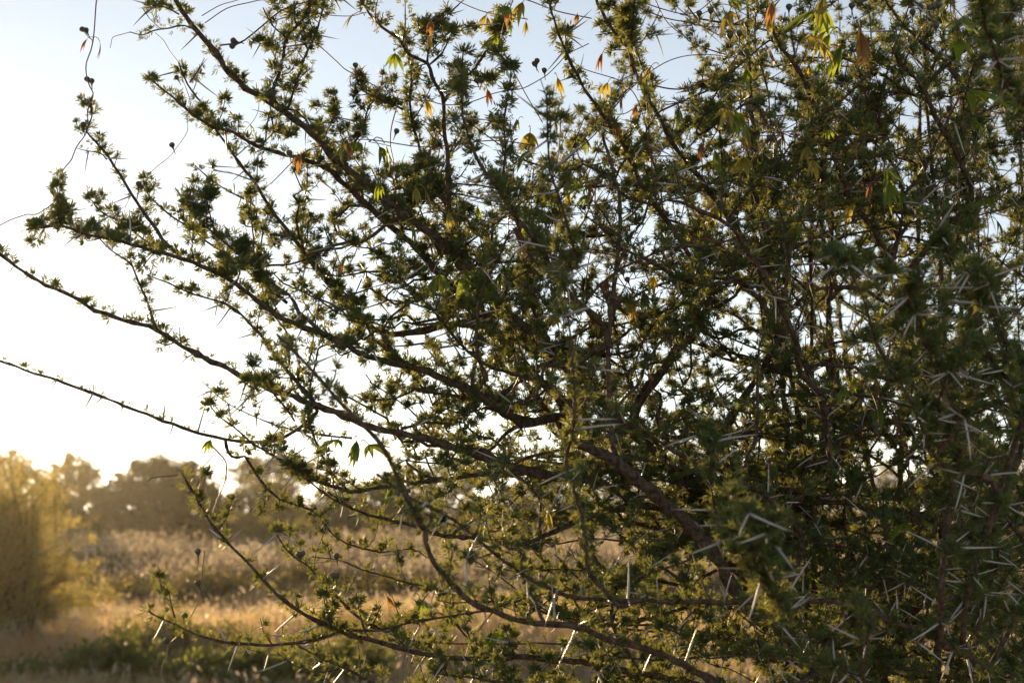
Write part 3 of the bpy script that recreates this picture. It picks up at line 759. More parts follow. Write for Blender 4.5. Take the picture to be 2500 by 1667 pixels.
limb([(1251, 145), (1244, 196), (1237, 250), (1230, 304), (1234, 357), (1230, 411), (1240, 480), (1270, 560)], 1.95, 2.0, 1.6, 4.5, 1.4, 0.14, 1.0, tw=5, tl=(0.02, 0.05), ext=False, prio=1.3)
limb([(1337, -30), (1340, 0), (1348, 43), (1366, 89), (1387, 136), (1409, 186), (1434, 229), (1473, 282), (1530, 370), (1570, 460), (1640, 560), (1720, 680)], 2.0, 2.25, 3, 7, 1.3, 0.14, 1.0, tw=9, tl=(0.02, 0.07), prio=1.3)
limb([(1448, -20), (1460, 8), (1480, 46), (1501, 79), (1537, 118), (1544, 161), (1562, 200), (1587, 250), (1616, 304), (1644, 350), (1672, 390), (1740, 480), (1830, 600), (1900, 720)], 2.1, 2.3, 4, 8, 0.9, 0.14, 1.0, tw=10, tl=(0.03, 0.08))
limb([(1550, -20), (1546, 54), (1541, 125)], 2.0, 2.08, 2.5, 4, 1.8, 0.14, 1.05, tw=5, tl=(0.02, 0.05), ext=False)
limb([(1335, 210), (1335, 270), (1338, 340), (1345, 420), (1370, 500), (1400, 600)], 1.6, 1.7, 1.8, 5, 1.4, 0.25, 0.9, tw=6, tl=(0.02, 0.06))
limb([(1630, 487), (1660, 491), (1714, 511), (1778, 557), (1805, 586), (1828, 621), (1860, 668), (1884, 711), (1910, 750), (1931, 800), (1946, 843), (1956, 907), (1981, 943), (2003, 979), (2012, 1040), (2030, 1120)], 1.85, 2.2, 4, 9.5, 0.5, 0.26, 0.9, tw=9, tl=(0.03, 0.09))
limb([(1500, 600), (1595, 640), (1660, 682), (1714, 696), (1767, 693), (1803, 680), (1839, 714), (1880, 770), (1960, 880)], 2.15, 2.3, 3.5, 8, 0.6, 0.14, 0.95, tw=9, tl=(0.03, 0.09))
limb([(1437, 1000), (1491, 1021), (1562, 1050), (1616, 1079), (1660, 1110), (1731, 1139), (1803, 1171), (1874, 1214), (1950, 1290)], 1.8, 2.05, 3.2, 7.5, 0.9, 0.2, 0.9, tw=10, tl=(0.03, 0.08))
# right-hand limbs
limb([(1835, -20), (1870, 45), (1903, 104), (1939, 157), (1964, 204), (1992, 264), (2017, 332), (2039, 396), (2064, 454), (2096, 511), (2128, 557), (2185, 640), (2250, 740)], 2.1, 2.3, 4.5, 9.5, 0.8, 0.2, 0.95, tw=11, tl=(0.03, 0.09))
limb([(2178, 121), (2210, 161), (2239, 196), (2267, 243), (2285, 286), (2310, 321), (2330, 360), (2370, 450)], 2.1, 2.2, 4, 8, 0.7, 0.15, 1.0, tw=9, tl=(0.03, 0.08))
limb([(2150, -20), (2189, 39), (2231, 82), (2267, 114), (2299, 143), (2350, 220)], 2.3, 2.35, 3, 6, 0.9, 0.15, 1.0, tw=8, tl=(0.03, 0.08), ext=False)
limb([(2160, 136), (2117, 182), (2071, 229), (2017, 271), (1970, 310)], 2.1, 2.1, 2.5, 4.5, 1.2, 0.15, 1.0, tw=7, tl=(0.02, 0.06), ext=False)
limb([(2124, 229), (2196, 229), (2267, 243)], 2.15, 2.2, 3.5, 5, 0.7, 0.14, 1.0, tw=4, ext=False)
limb([(2490, 10), (2410, 79), (2339, 136), (2303, 168), (2260, 211)], 2.2, 2.2, 3, 5.5, 0.9, 0.14, 1.0, tw=7, tl=(0.02, 0.07), ext=False)
limb([(2385, -40), (2392, 0), (2410, 71), (2428, 125), (2456, 186), (2500, 257), (2560, 360)], 1.5, 1.65, 3, 7, 1.6, 0.25, 1.1, tw=9, tl=(0.02, 0.06), hub=(0.1, -0.1))
limb([(1700, 330), (1778, 179)][::-1] + [(1831, 250), (1860, 286), (1881, 321)], 2.0, 2.1, 2, 4, 1.2, 0.2, 1.0, tw=6, tl=(0.02, 0.07), ext=False)
limb([(1935, 346), (1917, 375), (1874, 421), (1831, 464), (1781, 529)], 2.05, 2.1, 2.5, 4.5, 0.7, 0.2, 0.95, tw=6, tl=(0.02, 0.07), ext=False)
limb([(2060, 620), (2074, 664), (2099, 721), (2121, 782), (2139, 836), (2165, 880), (2196, 925), (2231, 996), (2270, 1100)], 1.45, 1.6, 2.5, 6.5, 1.1, 0.3, 1.0, tw=8, tl=(0.02, 0.06), prio=1.4, hub=(0, -0.1))
limb([(2205, 700), (2224, 750), (2249, 807), (2290, 900), (2330, 1010)], 1.5, 1.6, 2.5, 5.5, 1.2, 0.3, 1.0, tw=8, tl=(0.02, 0.06), prio=1.3)
limb([(2360, 800), (2346, 854), (2314, 907), (2292, 996), (2314, 1029), (2338, 1086), (2339, 1107), (2324, 1214), (2314, 1286), (2303, 1393), (2289, 1440), (2300, 1560)], 1.55, 1.75, 3, 9, 0.9, 0.25, 1.0, tw=9, tl=(0.03, 0.08), prio=1.3)
limb([(2480, 965), (2446, 979), (2374, 1011), (2314, 1029)], 1.55, 1.6, 2.5, 4.5, 0.9, 0.2, 1.0, tw=4, ext=False)
limb([(1978, 480), (1978, 550), (1978, 657), (1981, 746), (1985, 871), (1990, 980), (2010, 1100)], 2.3, 2.4, 3.5, 6.5, 0.4, 0.3, 0.9, tw=8, tl=(0.03, 0.09))
limb([(2031, 520), (2031, 600), (2031, 675), (2021, 782), (2030, 900), (2060, 1050)], 2.5, 2.5, 4, 7.5, 0.4, 0.15, 0.9, tw=8, tl=(0.03, 0.09))
limb([(1960, 1260), (1978, 1311), (2017, 1357), (2053, 1411), (2085, 1455), (2130, 1540)], 2.3, 2.4, 7, 11, 0.2, 0.15, 0.9, tw=5, tl=(0.03, 0.09))
limb([(2060, 1250), (2064, 1307), (2081, 1364), (2103, 1411), (2120, 1460)], 2.4, 2.45, 4.5, 7, 0.2, 0.2, 0.9, tw=5, tl=(0.03, 0.09))
limb([(1740, 1240), (1826, 1230), (1842, 1330), (1860, 1420), (1900, 1470)][1:], 1.35, 1.5, 2.2, 5, 1.6, 0.2, 1.1, tw=8, tl=(0.02, 0.05))
limb([(1738, 1075), (1735, 1120), (1740, 1200), (1760, 1290)], 1.7, 1.75, 1.8, 3.5, 1.1, 0.2, 0.95, tw=5, tl=(0.02, 0.05), ext=False)
limb([(2130, 1490), (2115, 1550), (2105, 1620), (2120, 1700)], 1.55, 1.65, 4, 6, 0.8, 0.2, 1.0, tw=4, ext=False)
limb([(1480, 1600), (1620, 1610), (1750, 1600), (1900, 1590), (2050, 1620), (2150, 1700)], 1.9, 2.1, 2, 6, 1.1, 0.3, 0.95, tw=12, tl=(0.03, 0.08))
limb([(1050, 1640), (1180, 1660), (1320, 1680), (1500, 1720)], 1.9, 2.0, 2, 5, 1.1, 0.25, 0.95, tw=10, tl=(0.03, 0.07))
# near sprays at the right edge
limb([(2380, 640), (2400, 700), (2440, 800), (2470, 900), (2490, 1050)], 1.6, 1.75, 2.2, 6, 1.4, 0.25, 1.05, tw=10, tl=(0.03, 0.08))
limb([(2290, 560), (2330, 640), (2370, 740), (2400, 850)], 1.75, 1.8, 2.2, 5, 1.3, 0.25, 1.05, tw=9, tl=(0.03, 0.08))
limb([(2340, 1180), (2390, 1210), (2450, 1260), (2520, 1350)], 1.8, 1.85, 2.2, 6, 1.2, 0.25, 1.0, tw=9, tl=(0.03, 0.08))
limb([(2440, 1330), (2420, 1410), (2400, 1500), (2390, 1600)], 1.75, 1.85, 2.2, 6, 1.0, 0.3, 1.0, tw=8, tl=(0.03, 0.08))
limb([(1770, 1290), (1800, 1340), (1840, 1400)], 1.45, 1.5, 2, 4, 1.4, 0.25, 1.0, tw=6, tl=(0.02, 0.06), ext=False)

# --- untraced limbs that fill the body of the crown
def left_edge(y):
    return np.interp(y, [-200, 0, 200, 500, 800, 1000, 1200, 1400, 1600, 1800], [1560, 1540, 1400, 1110, 960, 920, 980, 1020, 980, 980])

def grow(P, r0, r1, leaf, thorn, size, tw, i0, near, tl=(0.04, 0.14)):
    n = len(P); t = np.linspace(0, 1, n)
    wob = np.stack([np.interp(t, np.linspace(0, 1, 9), rng.normal(0, 0.011, 9)) for _ in range(3)], 1)
    P = P + wob * np.minimum(1, t * 4)[:, None] * np.minimum(1, (1 - t) * 6 + 0.3)[:, None]
    L = np.concatenate([[0], np.cumsum(np.linalg.norm(np.diff(P, axis=0), axis=1))])
    rad = r0 + (r1 - r0) * t ** 0.8
    b = Branch(near); b.fill = True
    b.shoot(P, L, rad, leaf * LEAFX, thorn, size * SIZEX, 6, i0)
    b.twigs(P, L, rad, int(tw * L[-1] * (1 - i0)), tl[0], tl[1], leaf * LEAFX, thorn, size * SIZEX, i0, 0.98, up=0.9)
    b.build(0.8); branches.append(b)
    PATHS.append((P, rad))

def bez(a, c1, c2, b, step=0.02):
    n = max(10, int(np.linalg.norm(b - a) / step)); t = np.linspace(0, 1, n)[:, None]
    return (1 - t) ** 3 * a + 3 * (1 - t) ** 2 * t * c1 + 3 * (1 - t) * t * t * c2 + t ** 3 * b

def stems(n, dlo, dhi):
    """Upright stems from the foot of the tree, rising through the right side of the crown."""
    for k in range(n):
        x = rng.uniform(1750, 2750); y = rng.uniform(-200, 500); d = rng.uniform(dlo, dhi)
        tip = at(x, y, d); foot = BASE + np.array([rng.normal(0, 0.06), rng.normal(0, 0.06), 0.02])
        way = at(np.clip(x + rng.uniform(-150, 350), 1950, 2700), 1900, 2.4 + 0.5 * (d - 2.4))
        P1, _ = spline([foot, way, way * 0.45 + tip * 0.55 + rng.normal(0, 0.05, 3), tip], 0.02)
        grow(P1, rng.uniform(0.010, 0.016), 0.0022, 0.5, 0.14, 1.0, 9, 0.35, False)

def sprouts(n, dlo, dhi, xlo=None, xhi=2650, ylo=-200, yhi=1650, leaf=0.9, thorn=0.075, tw=17, xpow=0.8, ln=(0.2, 0.55), tl=(0.015, 0.075)):
    """Leafy boughs springing from older limbs towards points spread through the crown."""
    for _ in range(n):
        y = rng.uniform(ylo, yhi); xl = left_edge(y) if xlo is None else xlo
        x = xl + (xhi - xl) * rng.uniform() ** xpow
        d = rng.uniform(dlo, dhi); tip = at(x, y, d)
        # an older limb to grow from
        best = None
        for Q, r in [PATHS[i] for i in rng.permutation(len(PATHS))[:14]]:
            v = tip - Q; dist = np.linalg.norm(v, axis=1)
            want = rng.uniform(*ln)
            sc = np.abs(dist - want) + np.maximum(0, 0.02 - v[:, 2]) * 0.9 + np.where(r < 0.0025, 0.3, 0)
            i = int(np.argmin(sc))
            if best is None or sc[i] < best[0]: best = (sc[i], Q, i, r[i])
        _, Q, i, r = best
        a = Q[i]; tan = unit(Q[min(i + 2, len(Q) - 1)] - Q[max(i - 2, 0)])
        v = tip - a; dist = np.linalg.norm(v)
        P = bez(a, a + (tan * 0.5 + unit(v) * 0.7) * dist * 0.3 + rng.normal(0, 0.015, 3), a + v * 0.66 + np.array([0, 0, -0.16 * dist]) + rng.normal(0, 0.04, 3) * dist, tip)
        grow(P, min(r * 0.75, 0.0018 + dist * 0.008), 0.0010, leaf, thorn, 1.0, tw, 0.08, False, tl)
stems(15, 2.3, 3.2)
def left_inner(y):
    return np.interp(y, [300, 450, 600, 750, 900, 1100], [700, 600, 520, 620, 800, 900])
for _ in range(46):
    y = rng.uniform(330, 1000); x = left_inner(y) + rng.uniform(0, 380)
    sprouts(1, 2.2, 2.5, xlo=x, xhi=x + 5, ylo=y, yhi=y + 1, ln=(0.1, 0.26), tw=14, tl=(0.012, 0.045))
sprouts(85, 2.3, 3.1, ln=(0.25, 0.6))
sprouts(45, 2.2, 2.9, xhi=1800, xpow=1.0, yhi=1150, ln=(0.2, 0.45))
sprouts(55, 2.2, 3.0, xlo=1120, xhi=1900, ylo=250, yhi=1150, xpow=1.0, ln=(0.2, 0.5))
sprouts(80, 2.2, 3.2, xlo=1500)
sprouts(60, 1.9, 2.6, xlo=1800)
sprouts(66, 1.9, 2.6, xlo=930, ylo=1090, yhi=1720)

# --- single tufts and thorns as parts, the rest as one mass per branch
tuft_objs.sort(key=lambda t: -(t[0] if in_frame(t[2]) else 0))
thorn_objs.sort(key=lambda t: -(t[0] if in_frame(t[2]) else 0))
print("tufts", len(tuft_objs), "thorns", len(thorn_objs), "branches", len(branches))
for k, (_, b, M, v) in enumerate(tuft_objs):
    if k < 300:
        o = link("leaf_tuft", TUFT_MESH[v], b.obj); o.matrix_local = Matrix(M.tolist())
    else:
        if not in_frame(M, 0.41, 0.28) and rng.uniform() < 0.55: continue      # outer crown is leafed more thinly
        if not hasattr(b, "fol"): b.fol = Geo()
        V, T = (TUFTS_B if b.fill else TUFTS_S)[v]
        b.fol.add(V @ M[:3, :3].T + M[:3, 3], t=T, a=rng.uniform(0, 1))
for k, (_, b, M) in enumerate(thorn_objs):
    if k < 300:
        o = link("thorn", THORN_MESH, b.obj); o.matrix_local = Matrix(M.tolist())
    else:
        if not hasattr(b, "thn"): b.thn = Geo()
        b.thn.add(TS_V @ M[:3, :3].T + M[:3, 3], q=TS_Q, a=TS_A)
tri = 0
for b in branches:
    if hasattr(b, "fol"):
        link("foliage", b.fol.mesh("foliage", M_LEAF), b.obj)["kind"] = "stuff"
        tri += sum(len(t) for t in b.fol.t)
    if hasattr(b, "thn"):
        link("thorns", b.thn.mesh("thorns", M_THORN, smooth=True), b.obj)["kind"] = "stuff"
print("foliage tris", tri)

# ================================================================== CLIMBING VINES
def leaflet(g, o, d, n, ln, wd, curl, a):
    """Lance-shaped leaflet, folded along its midrib and curling down."""
    s = np.cross(d, n)
    k = 6; t = np.linspace(0, 1, k)
    prof = np.array([0.12, 0.75, 1.0, 0.8, 0.42, 0.0])
    ctr = o + d * (ln * t)[:, None] - n * (curl * ln * t ** 2)[:, None]
    V = np.concatenate([ctr - s * (prof * wd)[:, None] + n * (prof * wd * 0.4)[:, None], ctr, ctr + s * (prof * wd)[:, None] + n * (prof * wd * 0.4)[:, None]])
    q = []
    for i in range(k - 1):
        q += [[i, k + i, k + i + 1, i + 1], [k + i, 2 * k + i, 2 * k + i + 1, k + i + 1]]
    g.add(V, q=q, a=a)

def vine_leaf_mesh(seed, mat, wilt):
    r = np.random.default_rng(seed); g = Geo()
    P = np.array([[0, 0, 0], [0.004, 0, 0.004], [0.010, 0, 0.003], [0.014, 0, -0.002]])
    g.tube(P, [0.0006] * 4, 4)
    o = P[-1]; nl = 5 if seed % 3 else 4
    for i in range(nl):
        f = (i - (nl - 1) / 2)
        a = f * (0.62 - 0.32 * wilt)
        drop = 0.35 + 1.6 * wilt
        d = unit([math.cos(a), math.sin(a), -drop * r.uniform(0.7, 1.2)])
        n = unit(np.array([0.5 * drop, 0, 1.0]) - d * np.dot([0.5 * drop, 0, 1.0], d))
        ln = 0.034 * (1.0 - 0.16 * abs(f)) * r.uniform(0.8, 1.15)
        leaflet(g, o, d, n, ln, ln * r.uniform(0.12, 0.17) * (1 - 0.45 * wilt), r.uniform(0.05, 0.35) + wilt * 0.1, r.uniform(0, 1))
    return g.mesh("leaf", mat, smooth=True)
VL = {c: [vine_leaf_mesh(31 + 7 * j + s, m, w) for j, w in enumerate((ws))] for s, (c, m, ws) in enumerate(
    (("g", M_VG, (0.1, 0.4, 0.8, 0.6)), ("y", M_VY, (0.5, 0.8, 0.9, 0.3)), ("o", M_VO, (0.9, 1.0, 0.8, 0.95)), ("b", M_VB, (1.0, 1.0, 0.95, 1.0))))}

def capsule_mesh():
    g = Geo()
    z = np.array([0.0, 0.004, 0.008, 0.0105, 0.012, 0.0138, 0.0160, 0.0178, 0.0188, 0.0190])
    r = np.array([0.0005, 0.0006, 0.0009, 0.0016, 0.0029, 0.0041, 0.0043, 0.0032, 0.0014, 0.0003])
    P = np.stack([np.zeros(10), np.zeros(10), z], 1)
    g.tube(P, r, 12)
    return g.mesh("seed_capsule", M_CAPS, smooth=True)
CAPS = capsule_mesh()

class Vine:
    def __init__(self, label, base, group=None):
        self.base = np.asarray(base)
        self.root = link("climbing_vine", None); self.root.location = self.base
        tag(self.root, label, "vine", group)
        self.paths = []
    def strand(self, pts, d0, d1, r=1.2, mat=None, wob=0.0):
        n = len(pts)
        W = np.array([at(x, y, d0 + (d1 - d0) * i / max(1, n - 1)) for i, (x, y) in enumerate(pts)])
        return self.strand3(W, r * d0 / F_PX, mat, wob)
    def strand3(self, W, rad, mat=None, wob=0.0):
        Q, L = spline(W, 0.01)
        if wob:
            Q = Q + np.stack([np.interp(L, np.linspace(0, L[-1], 12), rng.normal(0, wob, 12)) for _ in range(3)], 1)
        g = Geo(); g.tube(Q, np.linspace(rad, rad * 0.75, len(Q)), 5)
        link("stem", g.mesh("stem", mat or M_VSTEM, self.base, smooth=True), self.root)
        self.paths.append(Q); return Q
    def place(self, name, mesh, p, F, s):
        M = np.eye(4); M[:3, :3] = F * s; M[:3, 3] = p - self.base
        o = link(name, mesh, self.root); o.matrix_local = Matrix(M.tolist()); return o
    def leaf(self, px, py, d, c="y", s=1.0, az=None):
        self.leaf3(at(px, py, d), c, s * 1.3, az)
    def leaf3(self, p, c, s, az=None):
        az = rng.uniform(0, 6.28) if az is None else az
        tilt = rng.uniform(-0.3, 0.3)
        F = np.array(Matrix.Rotation(az, 3, 'Z') @ Matrix.Rotation(tilt, 3, 'Y') @ Matrix.Rotation(rng.uniform(-.3, .3), 3, 'X'))
        self.place("leaf", VL[c][rng.integers(4)], p, F, s * rng.uniform(0.62, 0.9))
    def caps(self, px, py, d, to=None, s=1.0, dirv=None):
        """capsule whose head is at the pixel; stalk runs down to the pixel `to`."""
        h = at(px, py, d); b = at(*to, d) if to else h - AX_U * 0.017
        v = h - b; ln = np.linalg.norm(v)
        k = 0.0165 * s
        foot = h - unit(v) * k
        self.place("seed_capsule", CAPS, foot, frame_z(v, 0.3), s)
        if ln > k * 1.15:
            g = Geo(); Q, _ = spline([b, (b + foot) / 2 + AX_R * 0.002, foot], 0.004)
            g.tube(Q, np.full(len(Q), 0.0006), 4)
            link("stalk", g.mesh("stalk", M_VSTEM, self.base), self.root)

def c1(*p): return [(x / 2.8, y / 2.8) for x, y in p]
def c2(*p): return [(830 + x / 2.8, y / 2.8) for x, y in p]
def c3(*p): return [(1660 + x / 2.8, y / 2.8) for x, y in p]
def z15(*p): return [(1500 + x / 5.6, y / 5.6) for x, y in p]

v1 = Vine("thin purple-brown vine with round seed capsules hanging free beside the thorn tree's outermost twig", at(220, 325, 2.1))
v1.strand(c1((680, -60), (660, 0), (650, 120), (640, 250), (620, 350), (590, 430), (590, 510), (612, 590), (637, 640), (622, 700), (597, 760), (602, 830), (590, 910), (520, 1010), (490, 1090), (430, 1165), (410, 1250), (405, 1330), (350, 1400), (250, 1465), (190, 1465), (80, 1500), (-10, 1545), (-80, 1570)), 2.1, 2.02, 1.7)
v1.caps(558 / 2.8, 197 / 2.8, 2.1, (632 / 2.8, 290 / 2.8)); v1.caps(584 / 2.8, 202 / 2.8, 2.09, (632 / 2.8, 290 / 2.8))
v1.caps(592 / 2.8, 535 / 2.8, 2.1, (618 / 2.8, 598 / 2.8)); v1.caps(626 / 2.8, 547 / 2.8, 2.1, (630 / 2.8, 620 / 2.8))
v1.caps(570 / 2.8, 845 / 2.8, 2.09, (575 / 2.8, 905 / 2.8), 1.1); v1.caps(362 / 2.8, 1305 / 2.8, 2.06, (372 / 2.8, 1370 / 2.8))
v1.leaf(632 / 2.8, 262 / 2.8, 2.1, "b", 0.75); v1.leaf(640 / 2.8, 262 / 2.8, 2.1, "o", 0.7)

v2 = Vine("slender green vine thread drooping between the two highest left limbs", at(456, 330, 2.15))
v2.strand(c1((890, 222), (820, 240), (770, 258), (760, 300), (752, 330)), 2.1, 2.1, 0.9)
v2.strand(c1((1060, 225), (1120, 280), (1160, 350), (1220, 430), (1240, 520), (1270, 600), (1300, 700), (1280, 800), (1280, 900), (1200, 1020), (1150, 1080), (1060, 1150), (1000, 1220), (960, 1280)), 2.14, 2.12, 1.0, M_VSTEM2)
v2.strand(c1((900, 1330), (860, 1410), (848, 1470), (850, 1530), (830, 1568)), 2.14, 2.14, 0.8, M_VSTEM2)
v2.caps(1173 / 2.8, 985 / 2.8, 2.13, (1190 / 2.8, 1030 / 2.8)); v2.caps(945 / 2.8, 1250 / 2.8, 2.12, (960 / 2.8, 1285 / 2.8))
v2.caps(1608 / 2.8, 790 / 2.8, 2.2, (1605 / 2.8, 840 / 2.8)); v2.caps(1205 / 2.8, 525 / 2.8, 2.18, (1225 / 2.8, 560 / 2.8), 0.9)
v2.leaf(1660 / 2.8, 850 / 2.8, 2.2, "g", 0.7)
v2.strand(c1((1770, 700), (1765, 760), (1730, 830), (1680, 890), (1640, 990), (1600, 1060)), 2.25, 2.25, 0.8, M_VSTEM2)

v3 = Vine("wiry red-brown vine looping across the tops of the upper limbs with few withered leaves", at(640, 100, 2.1))
v3.strand(c1((1380, 110), (1500, 40), (1600, 10), (1680, -15)), 2.12, 2.1, 1.2)
v3.strand(c1((1400, 160), (1550, 60), (1700, 20), (1800, 0), (1900, 5), (2000, 40), (2100, 80), (2250, 105), (2352, 112), (2420, 108), (2500, 85)), 2.12, 2.1, 1.3)
v3.strand(c1((1500, 312), (1640, 292), (1700, 255), (1780, 190), (1900, 90), (2000, 40), (2120, 10), (2200, -20)), 2.08, 2.08, 2.2)
v3.caps(1588 / 2.8, 278 / 2.8, 2.08, (1645 / 2.8, 294 / 2.8), 1.1); v3.caps(1580 / 2.8, 318 / 2.8, 2.08, (1645 / 2.8, 296 / 2.8), 1.1)
v3.leaf(1692 / 2.8, 290 / 2.8, 2.08, "b", 0.55)
v3.leaf(830 / 1 + 170 / 2.8, 110 / 2.8, 2.1, "y", 1.15, 3.3); v3.leaf(830 + 165 / 2.8, 105 / 2.8, 2.1, "b", 0.8)
v3.strand(c1((2060, 180), (2100, 250), (2200, 330), (2300, 420), (2352, 470)) + c2((80, 500), (150, 540), (300, 620), (420, 680), (600, 690), (700, 715), (830, 715), (950, 680), (1050, 640), (1150, 620), (1250, 605), (1340, 560), (1420, 510), (1500, 430), (1560, 370), (1700, 300)), 2.14, 2.05, 1.5, M_VSTEM2)
for x, y, tx, ty in ((105, 440, 108, 505), (745, 440, 748, 500), (932, 545, 950, 600), (970, 540, 962, 600), (1347, 410, 1345, 470), (1325, 430, 1345, 470), (1395, 475, 1400, 520), (1125, 575, 1140, 615), (390, 890, 375, 930), (395, 1195, 370, 1240), (355, 1145, 360, 1200)):
    v3.caps(830 + x / 2.8, y / 2.8, 2.12, (830 + tx / 2.8, ty / 2.8))
for x, y, c, s in ((575, 690, "y", 1.0), (985, 620, "o", 0.9), (1468, 510, "y", 1.1), (500, 1280, "y", 1.2), (530, 1290, "y", 1.0), (130, 500, "o", 0.6), (1255, 810, "y", 0.8), (1290, 870, "y", 1.2), (1850, 350, "o", 1.2), (300, 1240, "g", 0.9)):
    v3.leaf(830 + x / 2.8, y / 2.8, 2.1, c, s)
v3.strand(c2((380, 760), (350, 880), (345, 1000), (365, 1100), (360, 1200), (380, 1300), (400, 1400)), 2.14, 2.2, 1.6)
v3.strand(c2((345, 1000), (280, 985), (205, 972)), 2.14, 2.1, 1.1); v3.leaf(830 + 205 / 2.8, 972 / 2.8, 2.1, "g", 1.5, 2.6); v3.leaf(830 + 195 / 2.8, 972 / 2.8, 2.1, "g", 1.3, 0.4)

v4 = Vine("tangled vine with yellowing hand-shaped leaves draped through the dense crown of the thorn tree", at(2000, 600, 2.4))
v4.strand(z15((380, 30), (600, 110), (900, 190), (1080, 190), (1200, 120), (1340, 0)), 2.1, 2.1, 1.5)
v4.strand(z15((380, 130), (700, 250), (1000, 310), (1250, 370), (1500, 360), (1700, 300), (1900, 180), (2200, 20), (2400, -90)), 2.1, 2.15, 1.6)
v4.strand(z15((530, 1170), (750, 1215), (950, 1215), (1150, 1150), (1350, 1060), (1550, 940), (1680, 760), (1850, 540), (2000, 330), (2260, 0)), 2.0, 2.1, 2.0)
v4.strand(z15((560, 0), (680, 250), (830, 410), (950, 490)), 2.1, 2.1, 1.4, M_VSTEM2)
v4.strand(c3((860, 250), (920, 290), (1000, 303), (1100, 320), (1150, 370), (1190, 440)), 2.3, 2.3, 1.6)
v4.strand(c3((965, 90), (968, 250), (970, 450)), 2.3, 2.3, 1.6, M_VSTEM2)
v4.strand(c3((1000, 60), (1040, 170), (1080, 260)), 2.3, 2.3, 1.2, M_VSTEM2)
v4.strand(c3((1250, 1300), (1400, 1170), (1550, 1010), (1700, 880), (1850, 760), (2000, 680)), 2.0, 2.05, 1.8)
v4.strand(c3((1280, -30), (1450, 20), (1560, 40), (1700, 10), (1800, -20)), 2.3, 2.3, 1.4)
v4.strand(c3((0, 100), (120, 110), (300, 30), (460, 110)), 2.2, 2.2, 1.2)
for x, y, c, s in ((990, 0, "g", 1.7), (1080, 10, "y", 1.8), (1060, 50, "g", 1.5), (1095, 210, "g", 1.5), (1100, 215, "y", 1.3), (1205, 160, "o", 1.7), (1160, 290, "g", 1.3), (850, 290, "y", 1.4), (870, 300, "y", 1.2), (610, 30, "o", 1.3), (625, 60, "y", 1.2), (395, 60, "y", 1.1), (260, 20, "g", 1.3), (500, 310, "b", 1.0), (265, 730, "g", 1.7), (270, 740, "y", 1.3), (390, 720, "o", 1.3), (440, 840, "o", 1.3), (1850, 620, "g", 1.9), (1900, 180, "g", 1.8), (1920, 260, "g", 1.4), (1480, 1180, "g", 1.8), (1320, 1140, "g", 1.3), (1290, 900, "o", 1.2), (1300, 1380, "y", 1.5), (2280, 240, "y", 1.1), (870, 1060, "y", 0.9), (450, 1060, "y", 1.0)):
    v4.leaf(1660 + x / 2.8, y / 2.8, 1.92, c, s)
for x, y in ((130, 85), (210, 65), (340, 235), (405, 222), (460, 160), (945, 140), (1175, 30), (1590, 75), (1645, 40), (1705, 45), (1735, 40), (1765, 30), (1750, 170), (2330, 215), (2205, 215), (1430, 980), (2120, 870), (745, 40), (1245, 665)):
    v4.caps(1660 + x / 2.8, y / 2.8, 2.12, None, 1.15)
# strands wandering through the crown, leaves along them
cols = ["g"] * 10 + ["y"] * 6 + ["o"] * 4 + ["b"] * 1
for k in range(44):
    x = rng.uniform(1280, 2400); y = rng.uniform(-60, 950); d = rng.uniform(1.95, 2.5)
    W = [at(x, y, d)]
    dirv = unit([rng.normal(), rng.normal() * 0.3, rng.normal() * 0.8 - 0.2])
    for i in range(5):
        dirv = unit(dirv + rng.normal(0, 0.35, 3) + np.array([0, 0, -0.12])); W.append(W[-1] + dirv * rng.uniform(0.05, 0.1))
    Q = v4.strand3(np.array(W), 0.0009, M_VSTEM if k % 2 else M_VSTEM2)
    for i in range(rng.integers(2, 6)):
        v4.leaf3(Q[rng.integers(len(Q))], cols[rng.integers(len(cols))], rng.uniform(0.9, 1.5))
    for i in range(rng.integers(0, 3)):
        p = Q[rng.integers(len(Q))]
        v4.place("seed_capsule", CAPS, p, frame_z(rng.normal(0, 0.4, 3) + np.array([0, 0, 1])), 1.05)

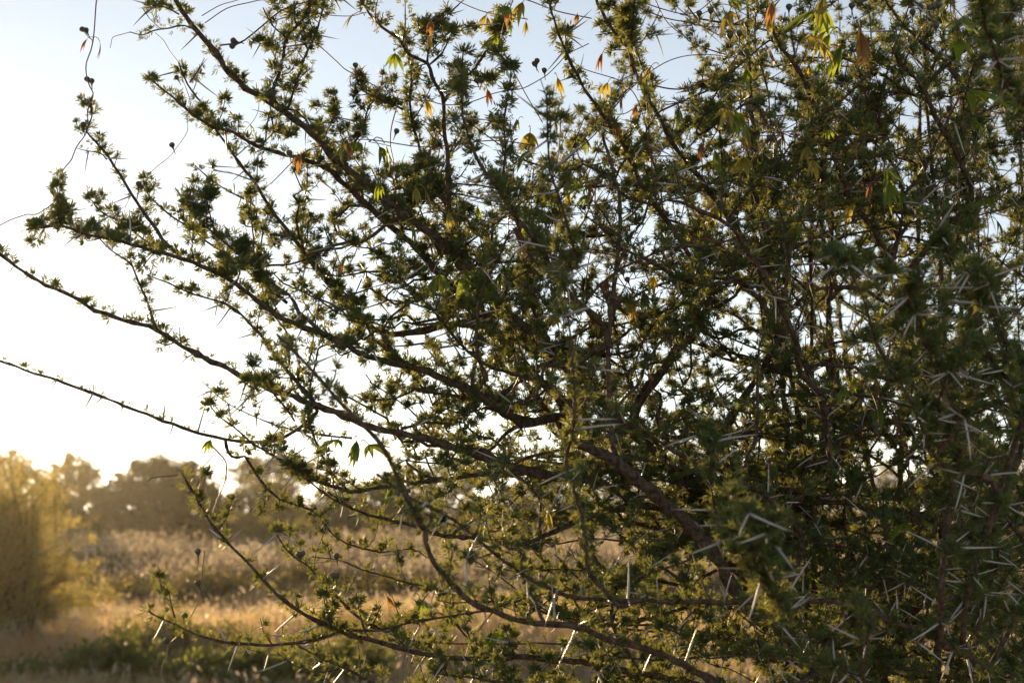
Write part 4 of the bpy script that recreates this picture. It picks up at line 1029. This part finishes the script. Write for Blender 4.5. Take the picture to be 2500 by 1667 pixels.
v5 = Vine("fine orange-brown vine threads with small capsules dangling among the low branches over the grass", at(560, 1330, 2.0))
def c7(*p): return [(x / 2.8, 1107 + y / 2.8) for x, y in p]
v5.strand(c7((1440, -60), (1500, 0), (1545, 60), (1540, 180), (1510, 260), (1480, 330), (1450, 420)), 1.9, 1.88, 2.2, M_VSTEM2)
v5.strand(c7((1010, 195), (1040, 165), (1100, 155), (1220, 145), (1330, 125), (1400, 80), (1450, 20)), 1.88, 1.9, 2.0, M_VSTEM2)
v5.strand(c7((1400, 660), (1385, 780), (1370, 920), (1355, 1010), (1310, 1100), (1280, 1140), (1230, 1230), (1150, 1310), (1140, 1380), (1110, 1450), (1095, 1540)), 1.95, 1.9, 1.7, M_VSTEM2)
v5.strand([(745, 1375), (850, 1372), (900, 1410)], 2.0, 2.05, 0.8, M_VSTEM)
for x, y, tx, ty in ((1352, 660, 1355, 700), (1350, 875, 1368, 925), (1262, 1100, 1265, 1140), (1135, 1270, 1155, 1310), (2040, 680, 2050, 720), (2068, 675, 2060, 720), (2300, 690, 2305, 735), (2285, 825, 2280, 870), (2300, 825, 2300, 870)):
    v5.caps(x / 2.8, 1107 + y / 2.8, 1.93, (tx / 2.8, 1107 + ty / 2.8))
for x, y, c, s in ((865, 1070, "g", 1.1), (880, 1085, "g", 1.3), (845, 1075, "g", 1.1), (520, 1075, "g", 0.8), (968, 1190, "g", 1.0), (1010, 1455, "g", 1.3), (1395, 1310, "o", 1.0), (1330, 1245, "y", 0.8), (1225, 1525, "g", 1.2), (1195, 1550, "g", 1.1), (940, 1455, "o", 0.8), (1950, 1390, "g", 1.4), (2020, 1580, "y", 2.2), (2010, 1590, "g", 2.0), (1965, 1650, "g", 1.6), (1880, 1540, "y", 1.4), (2030, 1225, "y", 1.2), (1840, 1340, "o", 0.9), (1770, 970, "g", 1.8), (1255, 650, "g", 1.7), (1110, 640, "g", 2.0), (1095, 660, "g", 1.6)):
    v5.leaf(x, y, 2.0 if x < 1400 else 2.3, c, s)

# ================================================================== HAZE
def haze():
    m, nt, out = new_mat("warm_evening_haze")
    pv = nt.nodes.new("ShaderNodeVolumePrincipled")
    pv.inputs["Color"].default_value = (0.96, 0.90, 0.78, 1)
    pv.inputs["Density"].default_value = 0.0003
    pv.inputs["Anisotropy"].default_value = 0.87
    nt.links.new(pv.outputs[0], out.inputs["Volume"])
    g = Geo()
    x0, x1, y0, y1, z0, z1 = -250, 250, -250, 250, -1.3, 6.0
    V = [[x, y, z] for z in (z0, z1) for y in (y0, y1) for x in (x0, x1)]
    g.add(V, q=[[0, 2, 3, 1], [4, 5, 7, 6], [0, 1, 5, 4], [2, 6, 7, 3], [0, 4, 6, 2], [1, 3, 7, 5]])
    o = link("haze", g.mesh("haze", m)); tag(o, "thin warm evening haze over the field", "haze", kind="stuff")
HAZE = True
if HAZE: haze()
